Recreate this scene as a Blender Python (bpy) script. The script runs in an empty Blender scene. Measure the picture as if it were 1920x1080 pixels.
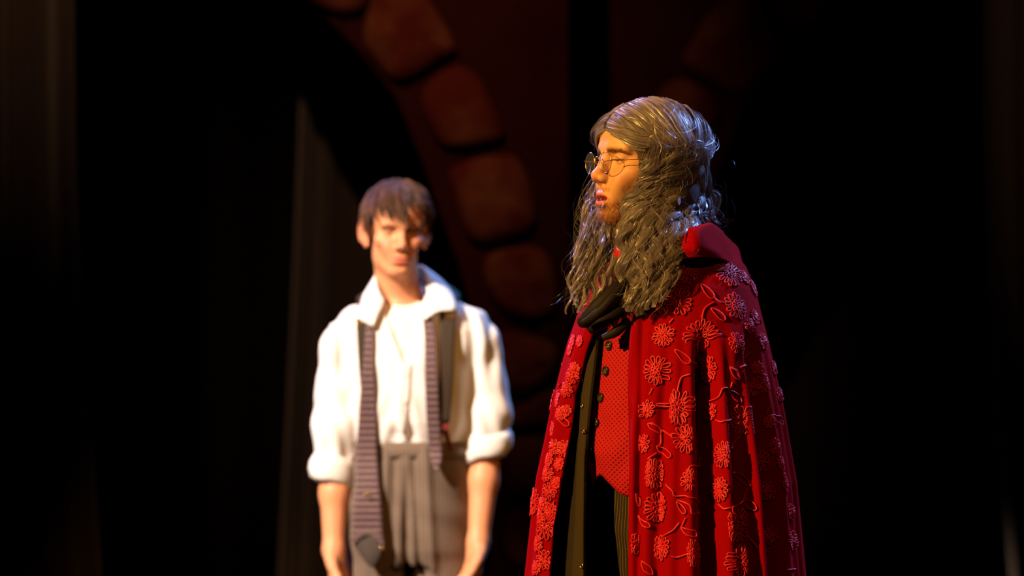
import bpy, math, random
import numpy as np
from mathutils import Vector, Matrix
from mathutils.bvhtree import BVHTree
random.seed(7)
rng = np.random.default_rng(7)
C = bpy.context.scene.collection
SC = bpy.context.scene
R = math.radians

# ------------------------------------------------------------------ camera, world, lights, exposure
F_PX, CAM_Y, CAM_Z = 7360.0, -8.0, 1.47
cd = bpy.data.cameras.new('camera'); cam = bpy.data.objects.new('camera', cd); C.objects.link(cam)
cam.location = (0, CAM_Y, CAM_Z); cam.rotation_euler = (R(90), 0, 0)
cd.sensor_width = 36; cd.lens = 36*F_PX/1920; cd.clip_end = 60
cd.dof.use_dof = True; cd.dof.focus_distance = 7.86; cd.dof.aperture_fstop = 2.7
SC.camera = cam
w = bpy.data.worlds.new('world'); SC.world = w; w.use_nodes = True
w.node_tree.nodes['Background'].inputs[0].default_value = (0.01, 0.006, 0.004, 1)
w.node_tree.nodes['Background'].inputs[1].default_value = 0.05
SC.view_settings.view_transform = 'Standard'; SC.view_settings.look = 'None'
SC.view_settings.exposure = 0; SC.view_settings.gamma = 1; SC.view_settings.use_curve_mapping = False
SC.cycles.use_denoising = True

def spot(name, loc, target, color, power, angle, blend=0.4, size=0.06):
    l = bpy.data.lights.new(name, 'SPOT'); l.color = color; l.energy = power
    l.spot_size = R(angle); l.spot_blend = blend; l.shadow_soft_size = size
    o = bpy.data.objects.new(name, l); C.objects.link(o); o.location = loc
    o.rotation_euler = (Vector(target)-Vector(loc)).to_track_quat('-Z', 'Y').to_euler()
    return o
spot('amber_key_spot', (-5.1, -3.6, 4.3), (0.22, 0.0, 1.35), (1.0, 0.53, 0.11), 3500, 15, 0.5)
spot('amber_front_spot', (2.6, -6.8, 5.2), (0.3, 0.0, 1.4), (1.0, 0.42, 0.10), 190, 14, 0.5)
spot('warm_key_spot', (-5.1, -3.2, 6.2), (-0.3, 2.2, 1.25), (1.0, 0.78, 0.62), 9200, 11, 0.5)
spot('warm_front_spot', (1.2, -6.5, 5.0), (-0.27, 2.2, 1.25), (1.0, 0.42, 0.08), 760, 9, 0.5)
spot('blue_back_spot_right', (3.3, 2.0, 4.7), (0.3, 0.1, 1.6), (0.22, 0.40, 1.0), 2200, 22, 0.5)
spot('blue_back_spot_left', (-2.4, 3.8, 4.8), (0.2, 0.1, 1.45), (0.42, 0.38, 1.0), 1700, 22, 0.5)
spot('blue_side_spot_right', (1.7, 4.6, 4.3), (-0.25, 2.2, 1.35), (0.10, 0.38, 1.0), 900, 22, 0.5)
spot('lavender_side_spot_left', (-2.6, 4.3, 4.4), (-0.3, 2.2, 1.4), (0.50, 0.36, 1.0), 480, 22, 0.5)
spot('scenery_wash_spot', (-1.3, -0.6, 5.8), (-0.8, 6.0, 1.9), (1.0, 0.50, 0.25), 760, 28, 0.9)
spot('side_wash_spot', (2.6, -0.6, 5.8), (2.0, 5.0, 1.8), (1.0, 0.52, 0.28), 330, 22, 0.9)

# ------------------------------------------------------------------ helpers
def P(px, py, Y):
    d = Y-CAM_Y
    return np.array([(px-960)*d/F_PX, Y, CAM_Z-(py-540)*d/F_PX])
def sm(x, a, b):
    t = np.clip((x-a)/(b-a), 0, 1); return t*t*(3-2*t)
def empty(name, label, cat, loc, group=None):
    o = bpy.data.objects.new(name, None); C.objects.link(o); o.location = loc
    o['label'] = label; o['category'] = cat
    if group: o['group'] = group
    return o
def link(o, parent):
    C.objects.link(o)
    if parent is not None:
        o.parent = parent
        if parent.type == 'EMPTY':
            o.matrix_parent_inverse = Matrix.Translation(-Vector(parent.location))
    return o
def mesh_np(name, v, f, mat, parent=None, col=None, smooth=True, label=None, flip=False):
    v = np.asarray(v, np.float32); f = np.asarray(f, np.int32)
    if flip: f = f[:, ::-1]
    me = bpy.data.meshes.new(name); n = f.shape[1]
    me.vertices.add(len(v)); me.vertices.foreach_set('co', v.ravel())
    me.loops.add(f.size); me.loops.foreach_set('vertex_index', f.ravel())
    me.polygons.add(len(f)); me.polygons.foreach_set('loop_start', np.arange(0, f.size, n, dtype=np.int32))
    me.polygons.foreach_set('use_smooth', np.full(len(f), smooth))
    me.update(calc_edges=True); me.validate()
    if col is not None:
        a = me.attributes.new('Col', 'FLOAT_COLOR', 'POINT')
        c = np.ones((len(v), 4), np.float32); c[:, :3] = col; a.data.foreach_set('color', c.ravel())
    if mat: me.materials.append(mat)
    o = bpy.data.objects.new(name, me); link(o, parent)
    if label: o['label'] = label
    return o
def grid_faces(n, m, closed=False):
    i, j = np.meshgrid(np.arange(n-1), np.arange(m if closed else m-1), indexing='ij')
    j2 = (j+1) % m
    return np.stack([i*m+j, i*m+j2, (i+1)*m+j2, (i+1)*m+j], -1).reshape(-1, 4)
def solidify(o, t, off=-1.0):
    md = o.modifiers.new('thickness', 'SOLIDIFY'); md.thickness = t; md.offset = off; return o
def tubes(pts, rad, sides=3, closed=False):
    """pts (N,M,3), rad (N,M): N tubes as one vertex/quad set."""
    N, M, _ = pts.shape
    if closed: tan = np.roll(pts, -1, 1)-np.roll(pts, 1, 1)
    else: tan = np.gradient(pts, axis=1)
    tan /= np.linalg.norm(tan, axis=2, keepdims=True)+1e-9
    ref = np.array([0.31, -0.85, 0.42])
    if sides == 2: ref = rng.normal(0, 1, (N, 1, 3)); ref /= np.linalg.norm(ref, axis=2, keepdims=True)
    n1 = np.cross(tan, ref)
    bad = np.linalg.norm(n1, axis=2) < 0.15
    n1[bad] = np.cross(tan[bad], np.array([0.9, 0.3, -0.2]))
    n1 /= np.linalg.norm(n1, axis=2, keepdims=True)+1e-9
    n2 = np.cross(tan, n1)
    a = np.arange(sides)*2*np.pi/sides
    v = pts[:, :, None, :]+rad[:, :, None, None]*(np.cos(a)[None, None, :, None]*n1[:, :, None, :]+np.sin(a)[None, None, :, None]*n2[:, :, None, :])
    v = v.reshape(-1, 3)
    nn = M if closed else M-1
    s, i, k = np.meshgrid(np.arange(N), np.arange(nn), np.arange(1 if sides == 2 else sides), indexing='ij')
    i2 = (i+1) % M; k2 = (k+1) % sides; b = s*M*sides
    f = np.stack([b+i*sides+k, b+i*sides+k2, b+i2*sides+k2, b+i2*sides+k], -1).reshape(-1, 4)
    return v, f
def join(parts):
    vs, fs, o = [], [], 0
    for v, f in parts:
        vs.append(v); fs.append(np.asarray(f)+o); o += len(v)
    return np.concatenate(vs), np.concatenate(fs)
def catmull(cp, n):
    cp = np.asarray(cp, float); k = len(cp)
    p = np.vstack([2*cp[0]-cp[1], cp, 2*cp[-1]-cp[-2]])
    t = np.linspace(0, k-1-1e-6, n); i = t.astype(int); u = (t-i)[:, None]
    a, b, c, d = p[i], p[i+1], p[i+2], p[i+3]
    return 0.5*((2*b)+(c-a)*u+(2*a-5*b+4*c-d)*u*u+(3*b-a-3*c+d)*u**3)

# ------------------------------------------------------------------ signed distance modelling
class Field:
    def __init__(s, ax):
        s.ax = [np.asarray(a, np.float32) for a in ax]
        s.F = np.full([len(a) for a in s.ax], 0.5, np.float32)
    def add(s, prim, k=0.0, mode='u'):
        fn, lo, hi = prim; m = k+0.012; sl, co = [], []
        for i in range(3):
            a = s.ax[i]; i0 = np.searchsorted(a, lo[i]-m); i1 = np.searchsorted(a, hi[i]+m)
            if i1-i0 < 1: return
            sl.append(slice(i0, i1)); sh = [1, 1, 1]; sh[i] = -1; co.append(a[i0:i1].reshape(sh))
        sl = tuple(sl); d = fn(*co); A = s.F[sl]
        if mode == 's': A, d = -A, d
        if k > 0:
            h = np.clip(0.5+0.5*(A-d)/k, 0, 1); r = A+(d-A)*h-k*h*(1-h)
        else: r = np.minimum(A, d)
        s.F[sl] = -r if mode == 's' else r
    def mesh(s):
        F = s.F; nx, ny, nz = F.shape; ins = F < 0
        cnt = np.zeros((nx-1, ny-1, nz-1), np.int8)
        offs = [(a, b, c) for a in (0, 1) for b in (0, 1) for c in (0, 1)]
        for a, b, c in offs: cnt += ins[a:nx-1+a, b:ny-1+b, c:nz-1+c]
        act = (cnt > 0) & (cnt < 8); idx = np.argwhere(act)
        I = np.full(act.shape, -1, np.int32); I[act] = np.arange(len(idx))
        val = np.stack([F[idx[:, 0]+a, idx[:, 1]+b, idx[:, 2]+c] for a, b, c in offs], 1)
        O = np.array(offs, float); acc = np.zeros((len(idx), 3)); n = np.zeros(len(idx))
        for i in range(8):
            for j in range(i+1, 8):
                if np.abs(O[i]-O[j]).sum() != 1: continue
                fa, fb = val[:, i], val[:, j]; cr = (fa < 0) != (fb < 0)
                t = np.where(cr, fa/np.where(cr, fa-fb, 1), 0)
                acc += cr[:, None]*(O[i]+t[:, None]*(O[j]-O[i])); n += cr
        u = acc/n[:, None]; v = np.empty_like(u)
        for i in range(3):
            a = s.ax[i]; v[:, i] = a[idx[:, i]]+u[:, i]*(a[idx[:, i]+1]-a[idx[:, i]])
        fs = []
        for ax in range(3):
            sa = [slice(None)]*3; sb = [slice(None)]*3
            sa[ax] = slice(0, -1); sb[ax] = slice(1, None)
            o1, o2 = (ax+1) % 3, (ax+2) % 3
            for q in (o1, o2): sa[q] = slice(1, -1); sb[q] = slice(1, -1)
            A, B = ins[tuple(sa)], ins[tuple(sb)]; e = np.argwhere(A != B)
            flip = A[tuple(e.T)]; e = e.copy(); e[:, o1] += 1; e[:, o2] += 1
            def cell(d1, d2):
                c = e.copy(); c[:, o1] -= d1; c[:, o2] -= d2; return I[tuple(c.T)]
            q = np.stack([cell(1, 1), cell(0, 1), cell(0, 0), cell(1, 0)], 1)
            q[~flip] = q[~flip][:, ::-1]; fs.append(q)
        return v, np.concatenate(fs)
def axis(*seg):
    out = []
    for lo, hi, st in seg: out.append(np.arange(lo, hi-1e-9, (hi-lo)/max(1, round((hi-lo)/st))))
    return np.concatenate(out)
class Frame:
    def __init__(s, o, Rm=None, k=1.0): s.o = np.asarray(o, float); s.R = np.eye(3) if Rm is None else np.asarray(Rm); s.k = k
    def w(s, p): return s.o+s.R @ (np.asarray(p, float)*s.k)
    def local(s, v): return ((v-s.o) @ s.R)/s.k
W0 = Frame((0, 0, 0))
def rot(rx=0, ry=0, rz=0):
    return np.array((Matrix.Rotation(R(rz), 3, 'Z') @ Matrix.Rotation(R(rx), 3, 'X') @ Matrix.Rotation(R(ry), 3, 'Y')))
def ell(c, r, fr=W0, L=None):
    Rm = fr.R if L is None else fr.R @ L; c = fr.w(c); r = np.asarray(r, float)*fr.k
    def fn(X, Y, Z):
        x, y, z = X-c[0], Y-c[1], Z-c[2]
        p = [Rm[0, i]*x+Rm[1, i]*y+Rm[2, i]*z for i in range(3)]
        k0 = np.sqrt(sum((p[i]/r[i])**2 for i in range(3))); k1 = np.sqrt(sum((p[i]/r[i]**2)**2 for i in range(3)))
        return k0*(k0-1)/(k1+1e-6)
    ext = np.sqrt(((Rm*r)**2).sum(1)); return fn, c-ext, c+ext
def cone(a, b, ra, rb, fr=W0):
    a, b = fr.w(a), fr.w(b); ra, rb = ra*fr.k, rb*fr.k; ba = b-a; bb = ba @ ba
    def fn(X, Y, Z):
        x, y, z = X-a[0], Y-a[1], Z-a[2]
        h = np.clip((x*ba[0]+y*ba[1]+z*ba[2])/bb, 0, 1)
        return np.sqrt((x-ba[0]*h)**2+(y-ba[1]*h)**2+(z-ba[2]*h)**2)-(ra+(rb-ra)*h)
    m = max(ra, rb); return fn, np.minimum(a, b)-m, np.maximum(a, b)+m
def lid(c, r, zl, upper, fr, tilt=0.0):
    c0 = np.asarray(c, float); cw = fr.w(c); Rm = fr.R; r = r*fr.k
    def fn(X, Y, Z):
        x, y, z = X-cw[0], Y-cw[1], Z-cw[2]
        p = [Rm[0, i]*x+Rm[1, i]*y+Rm[2, i]*z for i in range(3)]
        cut = (p[2]-zl*fr.k-tilt*p[0])*(-1 if upper else 1)
        return np.maximum(np.sqrt(p[0]**2+p[1]**2+p[2]**2)-r, cut)
    return fn, cw-r, cw+r
def loft(rows, p=2.0, yaw=0.0):
    """rows: (z, cx, cy, a, b); elliptic sections, axes turned by yaw."""
    rows = np.array(sorted(rows), float); ca, sa = math.cos(R(yaw)), math.sin(R(yaw))
    def fn(X, Y, Z):
        z = Z.ravel(); g = lambda i: np.interp(z, rows[:, 0], rows[:, i]).reshape(Z.shape)
        x, y = X-g(1), Y-g(2); u, v = x*ca+y*sa, -x*sa+y*ca; a, b = g(3), g(4)
        k0 = (np.abs(u/a)**p+np.abs(v/b)**p)**(1/p)
        d = (k0-1)*np.minimum(a, b)
        return np.maximum(d, np.maximum(rows[0, 0]-Z, Z-rows[-1, 0]))
    m = rows[:, 3:].max(); lo = np.array([rows[:, 1].min()-m, rows[:, 2].min()-m, rows[0, 0]])
    return fn, lo, np.array([rows[:, 1].max()+m, rows[:, 2].max()+m, rows[-1, 0]])
def chain(F, pts, rad, k, fr=W0, k0=None):
    for i in range(len(pts)-1): F.add(cone(pts[i], pts[i+1], rad[i], rad[i+1], fr), k if (i or k0 is None) else k0)

# ------------------------------------------------------------------ materials
def mat(name, base=(0.5, 0.5, 0.5), rough=0.6, attr=False, sheen=0, sheen_col=None, metal=0, spec=0.5, sss=0, trans=0, bump=None, var=None, alpha=None):
    m = bpy.data.materials.new(name); m.use_nodes = True; nt = m.node_tree; b = nt.nodes['Principled BSDF']
    b.inputs['Base Color'].default_value = (*base, 1); b.inputs['Roughness'].default_value = rough
    b.inputs['Metallic'].default_value = metal; b.inputs['Specular IOR Level'].default_value = spec
    b.inputs['Transmission Weight'].default_value = trans
    if sheen:
        b.inputs['Sheen Weight'].default_value = sheen; b.inputs['Sheen Roughness'].default_value = 0.4
        if sheen_col: b.inputs['Sheen Tint'].default_value = (*sheen_col, 1)
    if sss:
        b.inputs['Subsurface Weight'].default_value = sss; b.inputs['Subsurface Radius'].default_value = (0.012, 0.005, 0.002)
        b.inputs['Subsurface Scale'].default_value = 1
    if attr:
        a = nt.nodes.new('ShaderNodeAttribute'); a.attribute_name = 'Col'; nt.links.new(a.outputs['Color'], b.inputs['Base Color'])
    tc = nt.nodes.new('ShaderNodeTexCoord')
    if var:       # (scale, colour2, lo, hi): noise mix towards a second colour
        n = nt.nodes.new('ShaderNodeTexNoise'); n.inputs['Scale'].default_value = var[0]; n.inputs['Detail'].default_value = 4
        nt.links.new(tc.outputs['Object'], n.inputs['Vector'])
        r = nt.nodes.new('ShaderNodeValToRGB'); r.color_ramp.elements[0].position = var[2]; r.color_ramp.elements[1].position = var[3]
        r.color_ramp.elements[0].color = (*base, 1); r.color_ramp.elements[1].color = (*var[1], 1)
        nt.links.new(n.outputs['Fac'], r.inputs['Fac']); nt.links.new(r.outputs['Color'], b.inputs['Base Color'])
    if bump:      # (scale, strength, distance)
        n = nt.nodes.new('ShaderNodeTexNoise'); n.inputs['Scale'].default_value = bump[0]; n.inputs['Detail'].default_value = 3
        nt.links.new(tc.outputs['Object'], n.inputs['Vector'])
        bp = nt.nodes.new('ShaderNodeBump'); bp.inputs['Strength'].default_value = bump[1]; bp.inputs['Distance'].default_value = bump[2]
        nt.links.new(n.outputs['Fac'], bp.inputs['Height']); nt.links.new(bp.outputs['Normal'], b.inputs['Normal'])
    return m
M = {}
M['skin'] = mat('skin', attr=True, rough=0.5, sss=0.12, spec=0.35, bump=(700, 0.12, 0.0006))
M['hair_grey'] = mat('hair_grey', attr=True, rough=0.30, spec=1.0)
M['hair_core'] = mat('hair_core', attr=True, rough=0.5, spec=0.35)
M['hair_brown'] = mat('hair_brown', attr=True, rough=0.55, spec=0.3)
M['beard'] = mat('beard', attr=True, rough=0.5, spec=0.3)
M['velvet'] = mat('red_velvet', (0.25, 0.0006, 0.0025), 0.85, sheen=0.2, sheen_col=(1, 0.04, 0.08), spec=0.02, bump=(900, 0.15, 0.0006))
M['ribbon'] = mat('red_ribbon', (0.60, 0.014, 0.035), 0.42, spec=0.35)
M['lining'] = mat('dark_lining', (0.02, 0.003, 0.004), 0.7, spec=0.2)
M['black_cloth'] = mat('black_cloth', (0.022, 0.016, 0.012), 0.8, spec=0.15, bump=(800, 0.2, 0.0005))
M['black_satin'] = mat('black_satin', (0.012, 0.009, 0.008), 0.6, spec=0.12)
M['tie_lining'] = mat('tie_lining', (0.060, 0.045, 0.037), 0.6)
M['button'] = mat('dark_button', (0.020, 0.016, 0.012), 0.28, spec=0.6)
M['gold'] = mat('brass', (0.75, 0.48, 0.16), 0.3, metal=1)
M['wire'] = mat('gold_wire', (0.62, 0.45, 0.25), 0.25, metal=1)
M['shirt'] = mat('white_shirt', (0.80, 0.77, 0.74), 0.85, spec=0.1, sheen=0.1, bump=(600, 0.1, 0.0005))
M['tshirt'] = mat('cream_tshirt', (0.82, 0.74, 0.66), 0.9, spec=0.1)
M['strap'] = mat('brown_strap', (0.035, 0.022, 0.012), 0.7, spec=0.2)
M['leather'] = mat('leather_tab', (0.16, 0.02, 0.015), 0.5)
M['shoe'] = mat('black_shoe', (0.015, 0.012, 0.01), 0.3)
M['blue_light_strip'] = mat('blue_light_strip', (0.02, 0.13, 0.80), 0.8, spec=0.1)  # blue backlight at the hip, put into the base colour
M['red_cotton'] = mat('red_cotton', (0.55, 0.012, 0.02), 0.8, spec=0.1)
M['eye'] = mat('eye', attr=True, rough=0.15, spec=0.6)
M['mouth'] = mat('mouth', (0.12, 0.015, 0.012), 0.5)
M['teeth'] = mat('teeth', (0.6, 0.5, 0.38), 0.3)
M['drape'] = mat('black_drape', (0.030, 0.022, 0.017), 0.9, spec=0.1, sheen=0.15, bump=(300, 0.3, 0.001))
M['back_drape'] = mat('back_drape', (0.006, 0.005, 0.005), 0.95, spec=0.05)
M['floor'] = mat('stage_floor', (0.012, 0.010, 0.009), 0.7, spec=0.2, var=(5, (0.02, 0.017, 0.015), 0.4, 0.7))
M['board'] = mat('scenery_board', (0.024, 0.004, 0.003), 0.9, spec=0.05, var=(3, (0.036, 0.006, 0.004), 0.35, 0.7))
M['stone'] = mat('painted_stone', (0.085, 0.012, 0.007), 0.9, spec=0.08, var=(4.5, (0.17, 0.062, 0.026), 0.46, 0.74), bump=(14, 0.6, 0.01))
# glass of the spectacles: thin, mostly clear
mg = bpy.data.materials.new('spectacle_glass'); mg.use_nodes = True; nt = mg.node_tree
g = nt.nodes['Principled BSDF']; g.inputs['Roughness'].default_value = 0.02
tr = nt.nodes.new('ShaderNodeBsdfTransparent'); mx = nt.nodes.new('ShaderNodeMixShader'); mx.inputs[0].default_value = 0.035
g.inputs['Base Color'].default_value = (0.9, 0.9, 0.9, 1)
nt.links.new(tr.outputs[0], mx.inputs[1]); nt.links.new(g.outputs[0], mx.inputs[2]); nt.links.new(mx.outputs[0], nt.nodes['Material Output'].inputs[0])
M['glass'] = mg
def N(nt, t, **kw):
    n = nt.nodes.new(t)
    for k, v in kw.items():
        if k in ('operation', 'data_type', 'wave_type', 'bands_direction', 'wave_profile', 'feature', 'blend_type'): setattr(n, k, v)
        else: n.inputs[k].default_value = v
    return n
def math_n(nt, op, a, b=None, c=None):
    n = nt.nodes.new('ShaderNodeMath'); n.operation = op
    for i, x in enumerate((a, b, c)):
        if x is None: continue
        if isinstance(x, (int, float)): n.inputs[i].default_value = x
        else: nt.links.new(x, n.inputs[i])
    return n.outputs[0]
def uv_mat(name, build, rough=0.8, spec=0.1, sheen=0.0):
    """material whose colour is woven from the mesh's own cloth coordinates (attribute 'Cloth': metres along / across)."""
    m = bpy.data.materials.new(name); m.use_nodes = True; nt = m.node_tree; b = nt.nodes['Principled BSDF']
    b.inputs['Roughness'].default_value = rough; b.inputs['Specular IOR Level'].default_value = spec; b.inputs['Sheen Weight'].default_value = sheen
    a = nt.nodes.new('ShaderNodeAttribute'); a.attribute_name = 'Cloth'
    s = nt.nodes.new('ShaderNodeSeparateXYZ'); nt.links.new(a.outputs['Vector'], s.inputs[0])
    build(nt, b, s.outputs[0], s.outputs[1]); return m
def ramp_to(nt, fac, b, c0, c1, p0=0.4, p1=0.6):
    r = nt.nodes.new('ShaderNodeValToRGB'); e = r.color_ramp.elements
    e[0].position, e[1].position = p0, p1; e[0].color, e[1].color = (*c0, 1), (*c1, 1)
    nt.links.new(fac, r.inputs[0]); nt.links.new(r.outputs[0], b.inputs['Base Color']); return r
def vest_b(nt, b, u, v):          # smocked knit: staggered puffs with dark pinholes
    a = math_n(nt, 'COSINE', math_n(nt, 'MULTIPLY', u, math.pi/0.0062)); c = math_n(nt, 'COSINE', math_n(nt, 'MULTIPLY', v, math.pi/0.0049))
    pit = math_n(nt, 'POWER', math_n(nt, 'MAXIMUM', math_n(nt, 'MULTIPLY', a, c), 0.0), 2.0)
    puff = math_n(nt, 'MULTIPLY', math_n(nt, 'SINE', math_n(nt, 'MULTIPLY', u, math.pi*2/0.0022)), 0.06)
    h2 = math_n(nt, 'SUBTRACT', math_n(nt, 'ADD', 0.9, puff), pit)
    ramp_to(nt, h2, b, (0.15, 0.002, 0.005), (0.41, 0.010, 0.018), 0.05, 0.75)
    bp = nt.nodes.new('ShaderNodeBump'); bp.inputs['Strength'].default_value = 0.8; bp.inputs['Distance'].default_value = 0.003
    nt.links.new(h2, bp.inputs['Height']); nt.links.new(bp.outputs[0], b.inputs['Normal'])
M['vest'] = uv_mat('red_smocked_vest', vest_b, 0.7, 0.12)
def tie_b(nt, b, u, v):           # rows of little pale chevrons on plum
    row = math_n(nt, 'PINGPONG', math_n(nt, 'MULTIPLY', u, 1.0), 0.0045)
    zz = math_n(nt, 'ADD', v, math_n(nt, 'MULTIPLY', row, 1.1))
    f = math_n(nt, 'FRACT', math_n(nt, 'DIVIDE', zz, 0.0170))
    st = math_n(nt, 'FRACT', math_n(nt, 'DIVIDE', u, 0.0042))
    k = math_n(nt, 'MULTIPLY', math_n(nt, 'LESS_THAN', f, 0.45), math_n(nt, 'GREATER_THAN', st, 0.3))
    ramp_to(nt, k, b, (0.036, 0.020, 0.030), (0.29, 0.18, 0.165), 0.2, 0.8)
M['tie'] = uv_mat('plum_tie', tie_b, 0.55, 0.25, 0.1)
def pin_b(nt, b, u, v):
    f = math_n(nt, 'FRACT', math_n(nt, 'DIVIDE', u, 0.0085)); k = math_n(nt, 'LESS_THAN', f, 0.13)
    ramp_to(nt, k, b, (0.020, 0.015, 0.009), (0.15, 0.10, 0.045), 0.3, 0.7)
M['pinstripe'] = uv_mat('pinstripe', pin_b)
def tro_b(nt, b, u, v):
    f = math_n(nt, 'FRACT', math_n(nt, 'DIVIDE', u, 0.010)); k = math_n(nt, 'LESS_THAN', f, 0.3)
    ramp_to(nt, k, b, (0.130, 0.096, 0.072), (0.185, 0.138, 0.106), 0.3, 0.7)
M['trouser'] = uv_mat('grey_trouser', tro_b, 0.85)
def cloth_attr(o, uv):
    a = o.data.attributes.new('Cloth', 'FLOAT_VECTOR', 'POINT'); d = np.zeros((len(uv), 3), np.float32); d[:, :2] = uv
    a.data.foreach_set('vector', d.ravel()); return o

# ------------------------------------------------------------------ the stage: floor, back, curtains, arches
def plane_obj(name, x0, x1, y0, y1, z, m, kind):
    v = [(x0, y0, z), (x1, y0, z), (x1, y1, z), (x0, y1, z), (x0, y0, z-0.1), (x1, y0, z-0.1), (x1, y1, z-0.1), (x0, y1, z-0.1)]
    f = [(0, 1, 2, 3), (7, 6, 5, 4), (0, 4, 5, 1), (1, 5, 6, 2), (2, 6, 7, 3), (3, 7, 4, 0)]
    o = mesh_np(name, v, f, m, smooth=False); o['kind'] = kind; return o
plane_obj('floor', -7, 7, -2.5, 9.5, 0, M['floor'], 'structure')
zz = np.linspace(0, 5.5, 6); xx = np.linspace(-7, 7, 281)
v = np.array([[x, 9.2+0.08*math.sin(x*17+1.3*math.sin(x*3.1)), z] for z in zz for x in xx])
o = mesh_np('wall_back', v, grid_faces(6, 281), M['back_drape']); solidify(o, 0.01); o['kind'] = 'structure'

def curtain(label, Y, edges, pleats, group=None, top=4.6, mat_=None, seed=0):
    """edges: left and right edge as functions of height z; pleats: (position 0..1, width, depth) folds plus a fine ripple."""
    r = random.Random(seed); nz, nx = 40, 260
    rip = [(r.uniform(5, 14), r.uniform(0, 6.28), r.uniform(0.003, 0.008)) for _ in range(6)]
    V = []
    for z in np.linspace(0.0, top, nz):
        xl, xr = edges(z)
        for t in np.linspace(0, 1, nx):
            y = sum(a*math.sin(2*math.pi*f*t+p+0.25*math.sin(z*0.9+p)) for f, p, a in rip)
            for pos, wd, dp in pleats: y -= dp*math.exp(-((t-pos)/wd)**2)
            V.append((xl+(xr-xl)*t, Y+y*(0.75+0.1*(top-z)), z))
    o = mesh_np('stage_curtain', V, grid_faces(nz, nx), mat_ or M['drape']); solidify(o, 0.006)
    o['label'] = label; o['category'] = 'curtain'
    if group: o['group'] = group
    return o
def px_edge(Y, pts):            # edge drawn through (px, py) points at depth Y
    q = [P(a, b, Y) for a, b in pts]; zs = [p[2] for p in q][::-1]; xs = [p[0] for p in q][::-1]
    return lambda z: float(np.interp(z, zs, xs))
eL = px_edge(4.0, [(140, -200), (145, 300), (152, 480), (172, 780), (192, 1080), (215, 1400)])
curtain('dark stage curtain at the far left with a lighter rolled edge beside the black gap', 4.0, lambda z: (-2.1, eL(z)),
        [(0.955, 0.035, 0.10), (0.80, 0.04, 0.04)], seed=1)
eM = px_edge(6.0, [(566, -200), (562, 200), (552, 480), (538, 780), (522, 1080), (508, 1400)])
eM2 = px_edge(6.0, [(900, -200), (900, 1400)])
curtain('dark stage curtain with lit folds hanging behind the man in the white shirt', 6.0, lambda z: (eM(z), eM2(z)),
        [(0.035, 0.035, 0.10), (0.16, 0.022, 0.07), (0.45, 0.05, 0.05)], seed=2)
eR = px_edge(6.6, [(1180, -200), (1180, 1400)]); eR2 = px_edge(6.6, [(1880, -200), (1885, 1400)])
curtain('wide black curtain in deep shadow behind the man in the red cloak', 6.6, lambda z: (eR(z), eR2(z)),
        [(0.3, 0.05, 0.05), (0.62, 0.04, 0.05), (0.85, 0.05, 0.04)], seed=3)
eQ = px_edge(4.0, [(1842, -200), (1840, 200), (1848, 480), (1862, 780), (1888, 1080), (1910, 1400)])
curtain('dark stage curtain at the far right with a brown lit edge', 4.0, lambda z: (eQ(z), 2.3),
        [(0.03, 0.03, 0.09), (0.2, 0.05, 0.05)], seed=4)

def prism(name, poly, y0, depth, m, parent, inset=0.0, bulge=0.0):
    """carved block: outline poly (x,z) with a chamfered, domed front facing -Y."""
    poly = np.array(poly); c = poly.mean(0); n = len(poly)
    dense = []
    for i in range(n):
        a, b = poly[i], poly[(i+1) % n]
        for t in (0, 0.33, 0.67): dense.append(a+(b-a)*t+(rng.normal(0, 0.004, 2) if inset else 0))
    p = np.array(dense); k = len(p)
    if inset:                       # round the corners
        for _ in range(2): p = 0.25*np.roll(p, 1, 0)+0.5*p+0.25*np.roll(p, -1, 0)
    rings = [(1.0, 0.0), (1.0, -depth*0.55), (1-inset, -depth)] + ([(0.72, -depth-bulge*0.7), (0.35, -depth-bulge)] if bulge else [])
    V = []
    for s, dy in rings:
        for q in p:
            z = c+(q-c)*s; j = rng.normal(0, 0.006) if (bulge and s < 0.99) else 0
            V.append((z[0], y0+dy+j, z[1]))
    V.append((c[0], y0+rings[-1][1]-bulge*0.05, c[1])); V.append((c[0], y0, c[1]))
    f = grid_faces(len(rings), k, True).tolist(); L = (len(rings)-1)*k
    tri = [(L+i, L+(i+1) % k, len(V)-2, len(V)-2) for i in range(k)]+[((i+1) % k, i, len(V)-1, len(V)-1) for i in range(k)]
    me = bpy.data.meshes.new(name); me.from_pydata([tuple(map(float, q)) for q in V], [], [tuple(q) for q in f]+[t[:3] for t in tri])
    me.materials.append(m); o = bpy.data.objects.new(name, me); link(o, parent)
    if inset:
        for q in me.polygons: q.use_smooth = True
    return o
YA = 5.0
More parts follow.
